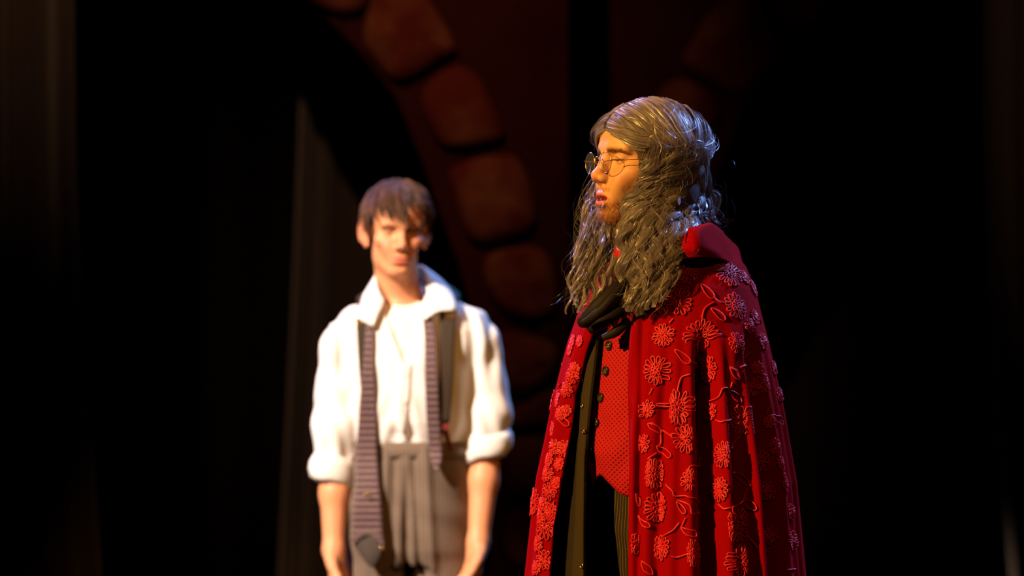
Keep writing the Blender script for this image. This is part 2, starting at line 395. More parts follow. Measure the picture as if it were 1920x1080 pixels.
STONES = [
    [(560, -130), (650, -110), (700, -30), (690, 22), (640, 34), (585, 5), (545, -50)],
    [(712, -60), (775, -40), (828, 30), (860, 85), (852, 100), (800, 132), (748, 166), (708, 120), (676, 78), (692, 20)],
    [(858, 114), (905, 148), (934, 215), (955, 264), (895, 274), (830, 282), (803, 240), (778, 170)],
    [(912, 292), (972, 284), (1000, 358), (1014, 432), (945, 450), (886, 464), (862, 410), (836, 322), (868, 302)],
    [(900, 482), (960, 462), (1022, 458), (1046, 520), (1050, 590), (985, 600), (940, 585), (912, 540)],
    [(930, 615), (985, 626), (1048, 640), (1044, 690), (1010, 730), (955, 745), (926, 690)],
    [(948, 770), (1008, 742), (1052, 720), (1054, 792), (1000, 800), (952, 800)],
    [(946, 824), (1010, 818), (1052, 815), (1056, 900), (1010, 925), (948, 940), (938, 880)],
    [(940, 962), (1000, 944), (1054, 930), (1060, 1020), (1010, 1060), (946, 1064)],
    [(944, 1086), (1010, 1078), (1060, 1066), (1062, 1180), (1000, 1200), (944, 1195)],
    [(946, 1222), (1004, 1216), (1062, 1206), (1062, 1330), (1004, 1340), (944, 1335)],
    [(944, 1360), (1000, 1352), (1062, 1346), (1062, 1368), (1000, 1372), (944, 1372)]]
INNER = [(430, -330), (470, -170), (545, -40), (600, 20), (672, 92), (742, 180), (792, 300), (826, 400), (862, 500), (890, 600), (905, 720), (915, 860), (918, 1000), (918, 1365)]
OUT = [(1067, 1365), (1067, 600), (1065, 100), (1062, -330)]
def arch(label, Y, conv):
    base = conv(990, 1365); e = empty('stone_arch', label, 'stage set', (base[0], Y, 0))
    prism('board', [conv(a, b) for a, b in INNER+OUT], Y+0.06, 0.06, M['board'], e)
    for s in STONES: prism('stone', [conv(a, b) for a, b in s], Y+0.0, 0.05, M['stone'], e, inset=0.10, bulge=0.02)
    return e
def conv_left(a, b):
    p = P(a, b, YA); return np.array([p[0], max(p[2], 0.003)])
YB = 5.6
def conv_right(a, b):           # the matching arch, mirrored and standing further back in shadow
    p = P(2135-a, b+25, YB); return np.array([p[0], max(p[2], 0.003)])
arch('painted stone arch flat standing behind the man in the white shirt', YA, conv_left)
arch('mirrored stone arch flat in deep shadow behind the grey-haired man', YB, conv_right)

# ------------------------------------------------------------------ heads
def head(F, fr, o):
    """face looks along -Y of the frame, eyes at z = 0; metres before the frame's scale. o: options"""
    A = lambda prim, k=0.012, mode='u': F.add(prim, k*fr.k, mode)
    A(ell((0, 0.010, 0.034), (0.077, 0.098, 0.084), fr), 0)
    A(ell((0, -0.050, 0.046), (0.058, 0.040, 0.046), fr), 0.03)
    jw = o.get('jaw', 0.058)
    A(ell((0, -0.030, -0.045), (jw, 0.056, 0.072), fr), 0.03)
    for s in (-1, 1):
        jc = o.get('jawc', 0.047)
        A(ell((s*jc, -0.004, -0.062), (0.014, 0.030, 0.030), fr), 0.03)
        A(cone((s*(jc-0.001), 0.0, -0.078), (s*0.016, -0.066, -0.103), 0.014, 0.014, fr), 0.02)
        A(ell((s*0.045, -0.054, -0.026), (0.022, 0.022, 0.017), fr), 0.02)
        A(ell((s*0.028, -0.072, -0.045), (0.018, 0.016, 0.020), fr), 0.018)
    A(ell((0, -0.071, -0.102), (0.022, 0.018, 0.018), fr), 0.02)
    A(ell((0, -0.074, -0.068), (0.030, 0.019, 0.024), fr), 0.018)
    for s in (-1, 1):
        A(cone((s*0.012, -0.086, 0.016), (s*0.044, -0.074, 0.018), 0.011, 0.008, fr), 0.014)
        sk = o.get('sock', 0.0)
        A(ell((s*0.031, -0.098+sk*0.6, -0.002), (0.019, 0.017+sk*0.5, 0.0125+sk*0.3), fr), 0.012, 's')
    # eyes: lids over a ball
    for s in (-1, 1):
        E = (s*0.031, -0.0715+o.get('eb', 0), -0.001)
        A(lid(E, 0.0143, o.get('lid_up', 0.003), True, fr, -s*0.12), 0.003)
        A(lid(E, 0.0138, o.get('lid_lo', -0.004), False, fr, -s*0.05), 0.003)
    # nose
    A(cone((0, -0.084, 0.010), (0, -0.093, -0.012), 0.0085, 0.0088, fr), 0.012)
    nz_ = o.get('nose', 0)
    A(cone((0, -0.093, -0.012), (0, -0.1085-nz_, -0.033), 0.0088, 0.0105, fr), 0.007)
    A(ell((0, -0.1115-nz_, -0.0365), (0.0105, 0.0105, 0.0095), fr), 0.006)
    A(cone((0, -0.104-nz_, -0.045), (0, -0.090, -0.050), 0.006, 0.007, fr), 0.005)
    for s in (-1, 1):
        A(ell((s*0.0125, -0.0965, -0.041), (0.0075, 0.012, 0.0085), fr), 0.006)
        A(ell((s*0.0072, -0.0985, -0.0495), (0.0038, 0.0065, 0.0045), fr), 0.003, 's')
    # mouth
    mo = o.get('open', 0.0); sm_ = o.get('smile', 0.0)
    zu, zl = -0.0695, -0.0795-mo
    up = [(-0.024, -0.081, -0.0745+sm_), (-0.009, -0.0915, zu), (0, -0.0925, zu-0.0012), (0.009, -0.0915, zu), (0.024, -0.081, -0.0745+sm_)]
    lo = [(-0.022, -0.081, -0.0755+sm_-mo*0.4), (-0.010, -0.0895, zl), (0, -0.0912, zl-0.001), (0.010, -0.0895, zl), (0.022, -0.081, -0.0755+sm_-mo*0.4)]
    A(ell((0, -0.078, -0.076-mo*0.6), (0.026, 0.012, 0.014+mo), fr), 0.010)
    lw = o.get('lipw', 1.0); rl = [q*lw for q in (0.0025, 0.0048, 0.0048, 0.0048, 0.0025)]
    chain(F, up, rl, 0.004*fr.k, fr); chain(F, lo, [r*1.18 for r in rl], 0.004*fr.k, fr)
    if mo > 0: A(ell((0, -0.088, -0.0750-mo*0.45), (0.0185, 0.020, 0.0022+mo*0.50), fr), 0.002, 's')
    else: A(ell((0, -0.096, -0.0745+sm_*0.5), (0.024, 0.0085, 0.0014), fr), 0.003, 's')
    A(ell((0, -0.090, -0.0915-mo*0.7), (0.015, 0.006, 0.004), fr), 0.008, 's')
    # ears
    es = o.get('ear', 1.0)
    for s in (-1, 1):
        L = np.array(Matrix.Rotation(R(-s*o.get('ear_out', 28)), 3, 'Z') @ Matrix.Rotation(R(-8), 3, 'X'))
        c = np.array((s*(0.079+0.010*math.sin(R(o.get('ear_out', 28)))), 0.012, -0.010))
        A(ell(c, (0.0065, 0.019*es, 0.032*es), fr, L), 0.006)
        pts = [c+L @ np.array((s*0.004, 0.017*es*math.cos(a), 0.030*es*math.sin(a))) for a in np.linspace(R(-40), R(190), 9)]
        chain(F, pts, [0.0042]*9, 0.003*fr.k, fr)
        A(ell(c+L @ np.array((s*0.008, -0.004, -0.002)), (0.006, 0.009*es, 0.015*es), fr, L), 0.004, 's')
        A(ell(c+L @ np.array((0, -0.006, -0.030*es)), (0.006, 0.009, 0.009), fr, L), 0.006)
def face_colour(p, base, o):
    """p: head-local points -> skin colour (own pigment, plus eye-socket shade where brow and lash are widened)"""
    x, y, z = p.T; n = len(p); col = np.tile(np.array(base), (n, 1))
    def blend(mask, c): col[:] = col*(1-mask[:, None])+np.array(c)*mask[:, None]
    front = sm(-y, 0.03, 0.07)
    for s in (-1, 1):
        blend(0.45*np.exp(-(((x-s*0.045)/0.022)**2+((z+0.035)/0.02)**2))*front, (0.62, 0.20, 0.13))
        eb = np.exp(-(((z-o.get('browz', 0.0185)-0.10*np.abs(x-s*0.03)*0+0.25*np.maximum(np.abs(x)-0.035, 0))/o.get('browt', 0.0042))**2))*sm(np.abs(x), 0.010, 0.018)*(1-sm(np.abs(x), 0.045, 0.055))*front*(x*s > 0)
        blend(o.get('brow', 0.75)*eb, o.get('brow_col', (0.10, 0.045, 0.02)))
        lash_shade = np.exp(-(((z-o.get('lid_up', 0.003)*1.0)/o.get('lash_shade', 0.0016))**2))*(np.abs(x-s*0.031) < 0.015)*sm(-y, 0.072, 0.078)*(y > -0.092)
        blend(0.7*lash_shade, (0.05, 0.02, 0.012))
    blend(0.5*np.exp(-((x/0.014)**2+((z+0.037)/0.012)**2))*sm(-y, 0.09, 0.105), (0.62, 0.22, 0.14))
    blend(0.5*sm(np.abs(x), 0.078, 0.085)*(np.abs(z) < 0.06), (0.62, 0.16, 0.10))
    mo = o.get('open', 0.0); smv = o.get('smile', 0)
    zc = -0.0755-mo*0.5+smv*np.minimum(np.abs(x)/0.024, 1); hh = 0.0085+mo*0.55
    lips = (1-sm(np.abs((z-zc)/hh)+0.95*(x/0.025)**2, 0.85, 1.15))*sm(-y, 0.070, 0.080)
    blend(0.85*lips, o.get('lip', (0.55, 0.12, 0.10)))
    if o.get('beard'):
        b = sm(-z-0.35*np.maximum(np.abs(x)-0.025, 0)*0, 0.072, 0.098)*sm(-y, -0.005, 0.03)
        side = sm(np.abs(x), 0.036, 0.052)*sm(-z, 0.035, 0.085)*sm(-y, -0.01, 0.02)
        must = np.exp(-(((z+0.060)/0.006)**2))*(1-sm(np.abs(x), 0.022, 0.032))*sm(-y, 0.07, 0.085)*0.30
        under = 1-0.6*np.exp(-((x/0.012)**2+((z+0.093+mo)/0.006)**2))
        bm = np.clip(np.maximum(np.maximum(b, side*0.8)*under, must), 0, 1)*(1-lips)
        blend(bm*0.62, (0.34, 0.125, 0.045)); return col, bm
    return col, None
def make_eyes(fr, parent, gaze, r=0.0128, eb=0.0):
    for s in (-1, 1):
        E = np.array((s*0.031, -0.0710+eb, -0.001)); g = np.array(gaze, float); g /= np.linalg.norm(g)
        th = np.linspace(0, np.pi, 25); ph = np.linspace(0, 2*np.pi, 33)[:-1]
        n1 = np.cross(g, (0, 0, 1.0)); n1 /= np.linalg.norm(n1); n2 = np.cross(n1, g)
        V, cl = [], []
        for t in th:
            for q in ph:
                d = math.cos(t)*g+math.sin(t)*(math.cos(q)*n1+math.sin(q)*n2)
                rr = r*(1.06 if t < 0.35 else 1.0); V.append(fr.w(E+d*rr))
                cl.append((0.01, 0.008, 0.008) if t < 0.20 else ((0.10, 0.09, 0.07) if t < 0.46 else (0.72, 0.66, 0.60)))
        mesh_np('eye', V, grid_faces(25, 32, True), M['eye'], parent, col=np.array(cl), flip=True)
def hand(F, fr, side, curl=0.5):
    """fingers along -Z, palm facing -Y*... the frame's own axes: X across the knuckles (thumb at -X*side), back of the hand at +Y... """
    A = lambda p, k=0.01: F.add(p, k)
    A(ell((0, 0, -0.045), (0.040, 0.015, 0.052), fr), 0.015)
    A(ell((0, 0.0, -0.075), (0.041, 0.013, 0.024), fr), 0.012)
    for i, (x, l) in enumerate(((-0.030, 0.072), (-0.0105, 0.081), (0.0095, 0.076), (0.029, 0.060))):
        x *= side; b = np.array((x, 0.0, -0.080)); pts = [b]; a = 0.12+0.08*i; segs = (0.46, 0.30, 0.24)
        for q, sg in enumerate(segs):
            a += curl*(0.55, 0.75, 0.45)[q]
            pts.append(pts[-1]+l*sg*np.array((side*0.04*(i-1.5), -math.sin(a), -math.cos(a))))
        chain(F, pts, (0.0098, 0.0090, 0.0080, 0.0068), 0.002, fr, k0=0.008)
    tb = [(-side*0.024, -0.002, -0.022), (-side*0.044, -0.014, -0.050), (-side*0.050, -0.026, -0.080), (-side*0.046, -0.034, -0.104)]
    chain(F, tb, (0.015, 0.0125, 0.0105, 0.0085), 0.004, fr, k0=0.012)

def strands(roots_guides, M_, rad, colf, mat_, parent, name='hair', sides=3, label=None):
    pts, rr, cols = [], [], []
    for g, r0, c in roots_guides:
        pts.append(g); t = np.linspace(0, 1, M_); rr.append(r0*(1-0.75*t**4)); cols.append(np.tile(c, (M_*sides, 1)))
    v, f = tubes(np.array(pts), np.array(rr), sides)
    o = mesh_np(name, v, f, mat_, parent, col=np.concatenate(cols), label=label); return o

# ================================================================== the man in the white shirt (further back)
SB = 7360/10.22; YP = 2.22
def B(px, py, dy=0.0): return P(px, py, YP+dy)
pB = empty('person', 'man in an open white shirt with an untied plum tie hanging round his neck', 'person', (-0.27, YP, 0))
frB = Frame(B(743, 431.5, -0.03), rot(4, 2, 11), 0.97)
optB = dict(lid_up=-0.0006, lid_lo=-0.0024, eb=0.005, sock=0.006, jawc=0.037, browz=0.0085, browt=0.0055, lash_shade=0.0030, smile=0.003, ear=1.08, ear_out=27, jaw=0.048, brow=0.95, brow_col=(0.035, 0.015, 0.008), lip=(0.62, 0.13, 0.10))  # brow and lash lowered, thickened and darkened to paint eye-socket shade too
hx, hy, hz = frB.o
elL, wrL = B(628, 880, -0.02), B(626, 1032, -0.07)
elR, wrR = B(911, 852, -0.02), B(897, 1018, -0.08)
FB = Field([axis((-0.62, wrL[0]-0.06, 0.02), (wrL[0]-0.06, wrL[0]+0.07, 0.004), (wrL[0]+0.07, hx-0.115, 0.012), (hx-0.115, hx+0.115, 0.0024), (hx+0.115, wrR[0]-0.08, 0.01), (wrR[0]-0.08, wrR[0]+0.06, 0.004), (wrR[0]+0.06, 0.1, 0.02)),
            axis((YP-0.3, YP-0.18, 0.008), (YP-0.18, YP-0.02, 0.003), (YP-0.02, YP+0.12, 0.005), (YP+0.12, YP+0.3, 0.02)),
            axis((0.0, 0.58, 0.02), (0.58, 0.82, 0.004), (0.82, 1.44, 0.012), (1.44, hz-0.13, 0.005), (hz-0.13, hz+0.14, 0.0024), (hz+0.14, hz+0.2, 0.02))])
head(FB, frB, optB)
FB.add(cone(frB.w((0, 0.022, -0.06)), B(752, 590, 0.03), 0.054, 0.060), 0.02)
FB.add(cone(frB.w((0, -0.035, -0.100)), B(752, 560, -0.005), 0.020, 0.022), 0.03)
FB.add(loft([(0.80, -0.27, YP, 0.13, 0.075), (1.05, -0.27, YP, 0.12, 0.075), (1.25, -0.265, YP, 0.15, 0.09), (1.36, -0.265, YP, 0.15, 0.075), (1.42, -0.262, YP+0.01, 0.07, 0.06)]), 0.04)
for sgn, sh, el, wr in ((1, B(645, 640), elL, wrL), (-1, B(895, 635), elR, wrR)):
    FB.add(cone(sh, el, 0.045, 0.038), 0.03)
    m1 = el+(wr-el)*0.3
    FB.add(cone(el, m1, 0.037, 0.0375), 0.015); FB.add(cone(m1, wr, 0.0375, 0.0265), 0.02)
    d = (wr-el)/np.linalg.norm(wr-el)
    hf = Frame(wr, rot(-16, sgn*4, sgn*62), 1.03)
    FB.add(cone(wr, hf.w((0, 0, -0.03)), 0.0265, 0.024), 0.02)
    hand(FB, hf, sgn, 0.42)
for s in (-1, 1): chain(FB, [(-0.27+s*0.085, YP, 0.85), (-0.27+s*0.10, YP, 0.48), (-0.27+s*0.11, YP+0.01, 0.09)], (0.075, 0.05, 0.038), 0.02)
v, f = FB.mesh(); loc = frB.local(v)
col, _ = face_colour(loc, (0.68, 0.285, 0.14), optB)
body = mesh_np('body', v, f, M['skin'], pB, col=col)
make_eyes(frB, pB, (0.0, -1, -0.12), eb=0.005)
# hair: a cap carved to the hairline plus combed strands
hairB = []
capF = Field([axis((hx-0.12, hx+0.12, 0.0035)), axis((hy-0.14, hy+0.16, 0.0035)), axis((hz-0.06, hz+0.16, 0.0035))])
capF.add(ell((0, 0.014, 0.042), (0.0835, 0.103, 0.088), frB))
capF.add(ell((0, -0.085, -0.018), (0.115, 0.062, 0.052), frB), 0.012, 's')
capF.add(ell((0, 0.03, -0.100), (0.12, 0.14, 0.062), frB), 0.01, 's')
capF.add(ell((0, 0.0, -0.030), (0.12, 0.050, 0.055), frB), 0.01, 's')
capF.add(ell((0.052, -0.085, 0.036), (0.040, 0.056, 0.044), frB), 0.012, 's')
v, f = capF.mesh(); hb = mesh_np('hair', v, f, M['hair_brown'], pB, col=np.tile((0.045, 0.022, 0.013), (len(v), 1)))
for i in range(4200):
    a = rng.uniform(0, 2*np.pi); zc = rng.uniform(-0.25, 1.0); rr = math.sqrt(max(0, 1-zc*zc))
    d = np.array((rr*math.cos(a), rr*math.sin(a), zc))
    p0 = np.array((0, 0.014, 0.042))+d*np.array((0.080, 0.100, 0.085))
    x, y, z = p0
    if y < -0.035 and z < 0.078+0.10*(x+0.01)*0: continue
    if z < 0.030 and y < 0.045: continue
    if y < -0.02 and x > 0.018 and z < 0.076: continue
    if z < 0.0 and y < 0.06: continue
    crown = np.array((-0.015, 0.05, 0.125)); out = p0-crown; out -= d*(out @ d); out /= np.linalg.norm(out)+1e-6
    comb = (np.array((0.10, -0.85, -0.2)) if x < 0.008 else np.array((0.75, -0.25, 0.2))) if y < 0.03 and z > 0.06 else np.array((0, 0, -1.0))
    t = out*0.5+comb*0.7; t -= d*(t @ d)*0.85; t /= np.linalg.norm(t)
    L = rng.uniform(0.030, 0.050)*((1.45 if x < 0.008 else 0.7) if y < -0.01 and z > 0.07 else 0.75)
    cl = 0.006*np.sin(np.array((3.1, 5.3, 4.7))*(np.round(a*6)+np.round(zc*7)*1.7))
    u = np.linspace(0, 1, 8)[:, None]
    g = p0+d*(0.004+0.007*np.sin(u*2.6))+t*L*u-np.array((0, 0, 1))*0.010*u*u*(1.6 if y < 0 else 1)+cl*u
    q = (g-np.array((0, 0.014, 0.042)))/np.array((0.081, 0.101, 0.086)); qn = np.linalg.norm(q, axis=1, keepdims=True)
    g = np.where(qn < 1, np.array((0, 0.014, 0.042))+q/qn*np.array((0.081, 0.101, 0.086)), g)
    sh = rng.uniform(0.6, 1.5); hairB.append((np.array([frB.w(k) for k in g]), 0.0011, np.array((0.075, 0.032, 0.015))*sh))
strands(hairB, 8, 1, None, M['hair_brown'], hb, 'hair_strands')

# shirt: torso and sleeves as one draped surface, wrinkles as relief, open V at the throat
def brow(py, xl, xr, b, dy=0.0):
    a = B((xl+xr)/2, py); return (a[2], a[0], YP+dy, (xr-xl)/2/SB, b)
FS = Field([axis((-0.56, 0.02, 0.004)), axis((YP-0.19, YP+0.2, 0.005)), axis((0.92, 1.48, 0.004))])
FS.add(loft([brow(540, 704, 820, 0.060, 0.03), brow(552, 694, 840, 0.068, 0.025), brow(566, 678, 862, 0.075, 0.015), brow(588, 646, 895, 0.085, 0.01), brow(620, 636, 906, 0.100), brow(680, 648, 896, 0.115, -0.005), brow(740, 656, 886, 0.118, -0.005), brow(790, 660, 882, 0.112, -0.005), brow(826, 664, 880, 0.101), brow(850, 670, 876, 0.088)], 2.3))
chain(FS, [B(660, 622), B(640, 655), B(630, 730), B(626, 800, -0.01), B(626, 868, -0.02)], [r/SB for r in (34, 37, 36, 38, 34)], 0.03)
chain(FS, [B(878, 612), B(898, 645), B(908, 720), B(913, 780, -0.01), B(912, 835, -0.02)], [r/SB for r in (34, 37, 40, 42, 37)], 0.03)
X, Y_, Z = np.meshgrid(*FS.ax, indexing='ij', sparse=True)
xl_, zl_ = X+0.27, Z
dis = 0.0028*np.sin(60*xl_+9*zl_+2.0*np.sin(15*zl_))*np.sin(19*zl_+13*xl_+1.0)+0.0024*np.sin(120*xl_-25*zl_+2.2*np.sin(20*zl_+8*xl_))*(0.5+0.5*np.sin(9*zl_+30*xl_))
arm = np.clip((np.abs(X+0.265)-0.13)/0.04, 0, 1); fr0 = np.clip((YP-0.0-Y_)/0.05, 0, 1)
dis = dis+arm*fr0*(0.006*np.sin(130*X+26*zl_+1.5*np.sin(22*zl_))*(0.6+0.4*np.sin(13*zl_+2)))
blouse = np.clip((Z-1.066)/0.03, 0, 1)*np.clip((1.20-Z)/0.12, 0, 1)*np.clip(1-np.abs(X+0.27)/0.13, 0, 1)
dis = dis+blouse*(0.012*np.sin(34*zl_+5*np.sin(30*xl_))*np.cos(21*xl_))
FS.F += (dis*1.1).astype(np.float32)
# opening: wedge from the throat to the third button
vb = B(762, 684); nl, nr = B(708, 545), B(800, 545)
def wedge(X, Y, Z):
    t = (Z-vb[2])/(nl[2]-vb[2]); l = vb[0]+(nl[0]-vb[0])*t; r = vb[0]+(nr[0]-vb[0])*t
    return np.maximum(np.maximum((l-X)*0.8, (X-r)*0.8), np.maximum(Y-(YP+0.01), vb[2]-Z))
FS.add((wedge, np.array((-0.4, YP-0.2, vb[2])), np.array((-0.15, YP+0.03, 1.5))), 0.002, 's')
def neckhole(X, Y, Z): return np.maximum(np.sqrt(((X-B(752, 560)[0])/1.0)**2+(Y-YP-0.02)**2)-0.062, 1.40-Z)
FS.add((neckhole, np.array((-0.36, YP-0.06, 1.40)), np.array((-0.2, YP+0.1, 1.5))), 0.003, 's')
v, f = FS.mesh(); shirt = mesh_np('shirt', v, f, M['shirt'], pB)
shirt_bvh = BVHTree.FromPolygons([tuple(q) for q in v.tolist()], f.tolist())
def on(bvh, px, py, off=0.0, fallback=None):
    o_ = Vector((0, CAM_Y, CAM_Z)); d = Vector(P(px, py, 1.0))-o_; h = bvh.ray_cast(o_, d.normalized())
    if h[0] is None: return fallback
    return np.array(h[0]+h[1]*off)
# t-shirt in the opening
FT = Field([axis((-0.42, -0.12, 0.005)), axis((YP-0.14, YP+0.12, 0.005)), axis((1.22, 1.46, 0.004))])
FT.add(loft([brow(556, 715, 796, 0.055, 0.02), brow(572, 705, 805, 0.064, 0.01), brow(600, 690, 830, 0.082), brow(650, 690, 840, 0.100), brow(712, 690, 840, 0.105)], 2.2))
FT.add((lambda X, Y, Z: np.maximum(np.sqrt((X-B(752, 540)[0])**2+(Y-YP+0.01)**2)-0.060, B(752, 572)[2]+0.35*(Y-YP+0.05)-Z), np.array((-0.37, YP-0.08, 1.3)), np.array((-0.18, YP+0.1, 1.5))), 0.004, 's')
v, f = FT.mesh(); mesh_np('undershirt', v, f, M['tshirt'], pB)
def strip(name, rows, mat_, parent, thick=0.003, cloth=False, label=None, nr=None, bow=0.0):
    """rows: list of rows of equal point counts -> smooth sheet"""
    rows = [catmull(r, nr or 8) for r in rows]; n = len(rows)
    cols = np.stack(rows, 0); dense = np.stack([catmull(cols[:, j], max(12, n*6)) for j in range(cols.shape[1])], 1)
    a, b = dense.shape[:2]
    o = mesh_np(name, dense.reshape(-1, 3), grid_faces(a, b), mat_, parent, label=label); solidify(o, thick, 0)
    if cloth:
        l = np.concatenate([[0], np.cumsum(np.linalg.norm(np.diff(dense[:, b//2], axis=0), axis=1))])
        wd = np.linalg.norm(dense[:, -1]-dense[:, 0], axis=1)
        uv = np.zeros((a, b, 2)); uv[:, :, 1] = l[:, None]; uv[:, :, 0] = (np.linspace(-0.5, 0.5, b)[None, :])*wd[:, None]
        cloth_attr(o, uv.reshape(-1, 2))
    return o
# collar: two wings that fold over a stand round the back of the neck
strip('collar', [
    [B(722, 562, -0.072), B(708, 590, -0.098), B(700, 612, -0.112)],
    [B(711, 545, -0.062), B(696, 580, -0.092), B(684, 604, -0.104)],
    [B(706, 530, -0.035), B(690, 562, -0.070), B(674, 596, -0.090)],
    [B(704, 520, 0.000), B(690, 548, -0.020), B(676, 572, -0.022)],
    [B(708, 512, 0.050), B(696, 532, 0.056), B(686, 550, 0.066)],
    [B(730, 504, 0.092), B(725, 528, 0.112), B(722, 548, 0.120)],
    [B(752, 501, 0.100), B(754, 526, 0.122), B(756, 546, 0.130)],
    [B(776, 500, 0.092), B(790, 520, 0.112), B(800, 538, 0.120)],
    [B(792, 499, 0.050), B(816, 516, 0.058), B(836, 536, 0.068)],
    [B(797, 510, 0.000), B(828, 532, -0.020), B(850, 554, -0.026)],
    [B(799, 530, -0.035), B(828, 562, -0.075), B(855, 580, -0.082)],
    [B(800, 555, -0.062), B(815, 578, -0.098), B(822, 584, -0.102)],
    [B(790, 575, -0.082), B(796, 596, -0.110), B(794, 600, -0.112)]], M['shirt'], shirt, 0.004)
# front placket and buttons
rowsP = []
for py in range(684, 815, 12):
    xm = np.interp(py, (684, 760, 838), (762, 757, 752)); q = []
    for dx in (-9, 0, 9):
        s = on(shirt_bvh, xm+dx, py, 0.003, B(xm+dx, py, -0.11)); q.append(s)
    rowsP.append(q)
strip('placket', rowsP, M['shirt'], shirt, 0.003)
def disc(name, c, nrm, r, h, m, parent, holes=0, rim=0.18, label=None):
    n = np.asarray(nrm, float); n /= np.linalg.norm(n); t = np.cross(n, (0, 0, 1.0)); t /= np.linalg.norm(t)+1e-9; b = np.cross(n, t); k = 20
    prof = [(1, 0), (1, h*0.7), (0.93, h), (1-rim, h), (1-rim-0.12, h*0.62), (0.2, h*0.55), (0.001, h*0.55)]
    V = [np.asarray(c)+n*y+r*x*(math.cos(a)*t+math.sin(a)*b) for x, y in prof for a in np.arange(k)*2*np.pi/k]
    o = mesh_np(name, V, grid_faces(len(prof), k, True), m, parent, label=label)
    return o, t, b, n
for py in (700, 752, 804):
    s = on(shirt_bvh, np.interp(py, (684, 838), (762, 752)), py, 0.006, None)
    if s is not None: disc('button', s, (0, -1, 0.1), 0.005, 0.002, M['shirt'], shirt)
# rolled cuffs
def cuff(cs, name='cuff'):
    """cs: rings (centre, rx, rz-tilt) outer profile of a rolled cloth band"""
    V = []; k = 40
    for c, rx, ry, tilt in cs:
        for a in np.arange(k)*2*np.pi/k:
            wv = 1+0.03*math.sin(3*a+c[2]*60)+0.02*math.sin(7*a+c[2]*140)
            V.append((c[0]+rx*wv*math.cos(a), c[1]+ry*wv*math.sin(a), c[2]+tilt*math.cos(a)+0.006*math.sin(2*a+c[2]*30)))
    return solidify(mesh_np(name, V, grid_faces(len(cs), k, True), M['shirt'], shirt), 0.004)
u = 1/SB
cuff([(B(626, 852, -0.02), 33*u, 33*u, -4*u), (B(624, 868, -0.02), 39*u, 38*u, -6*u), (B(622, 882, -0.02), 41*u, 40*u, -9*u), (B(622, 896, -0.022), 39*u, 38*u, -10*u), (B(624, 904, -0.024), 35*u, 34*u, -11*u), (B(625, 900, -0.024), 30*u, 30*u, -10*u)])
cuff([(B(913, 812, -0.02), 38*u, 37*u, 3*u), (B(914, 822, -0.02), 43*u, 41*u, 5*u), (B(915, 836, -0.02), 44*u, 42*u, 8*u), (B(914, 850, -0.022), 42*u, 40*u, 11*u), (B(913, 860, -0.024), 37*u, 36*u, 12*u), (B(912, 856, -0.024), 31*u, 31*u, 11*u)])
# trousers
def trow(py, xl, xr, b): a = B((xl+xr)/2, py); return (a[2], a[0], YP, (xr-xl)/2/SB, b)
FTz = Field([axis((-0.47, -0.07, 0.004)), axis((YP-0.16, YP+0.17, 0.006)), axis((0.04, 0.80, 0.012), (0.80, 1.08, 0.005))])
FTz.add(loft([trow(838, 664, 882, 0.096), trow(870, 660, 884, 0.106), trow(960, 652, 886, 0.118), trow(1030, 652, 884, 0.115), trow(1060, 660, 876, 0.10)], 2.3))
for s, xh, xk in ((-1, 706, 700), (1, 828, 832)):
    pts = [B(xh, 960), B(xh, 1080), (B(xk, 1000)[0], YP, 0.48), (B(xk, 1000)[0]+s*0.01, YP+0.015, 0.075)]
    chain(FTz, pts, [0.078, 0.082, 0.068, 0.058], 0.02)
X, Y_, Z = np.meshgrid(*FTz.ax, indexing='ij', sparse=True)
top = np.clip((Z-0.72)/0.2, 0, 1)
def ridge(xpx0, xpx1, wd, dp):     # a pleat running from waist to thigh
    x0, x1 = B(xpx0, 840)[0], B(xpx1, 1080)[0]; t = np.clip((1.055-Z)/0.333, 0, 1.5); xc = x0+(x1-x0)*t
    return dp*np.exp(-((X-xc)/wd)**2)*(Y_ < YP)
disp = ridge(766, 764, 0.010, 0.016)*np.clip((1.02-Z)/0.15, 0, 1)-ridge(728, 712, 0.012, 0.007)-ridge(800, 815, 0.012, 0.008)+ridge(776, 790, 0.008, 0.008)+ridge(742, 738, 0.008, 0.006)
disp = disp+0.0035*np.sin(30*X+22*Z+2*np.sin(14*Z))*np.sin(26*Z)
FTz.F += disp.astype(np.float32)
v, f = FTz.mesh(); tr_ = mesh_np('trousers', v, f, M['trouser'], pB)
cloth_attr(tr_, np.stack([v[:, 0], v[:, 2]], 1))
tr_bvh = BVHTree.FromPolygons([tuple(q) for q in v.tolist()], f.tolist())
V = []; k = 64
for dz, gr in ((0.028, 1.00), (0.030, 1.035), (0.0, 1.045), (-0.012, 1.04), (-0.012, 1.0)):
    for a in np.arange(k)*2*np.pi/k:
        ca, sa = math.cos(a), math.sin(a); e = 2/2.3
        V.append((B(773, 840)[0]+gr*0.151*math.copysign(abs(ca)**e, ca), YP+gr*0.098*math.copysign(abs(sa)**e, sa), B(773, 848)[2]+dz))
wb = mesh_np('waistband', V, grid_faces(5, k, True), M['trouser'], tr_); cloth_attr(wb, np.array([(q[0], q[2]) for q in V]))
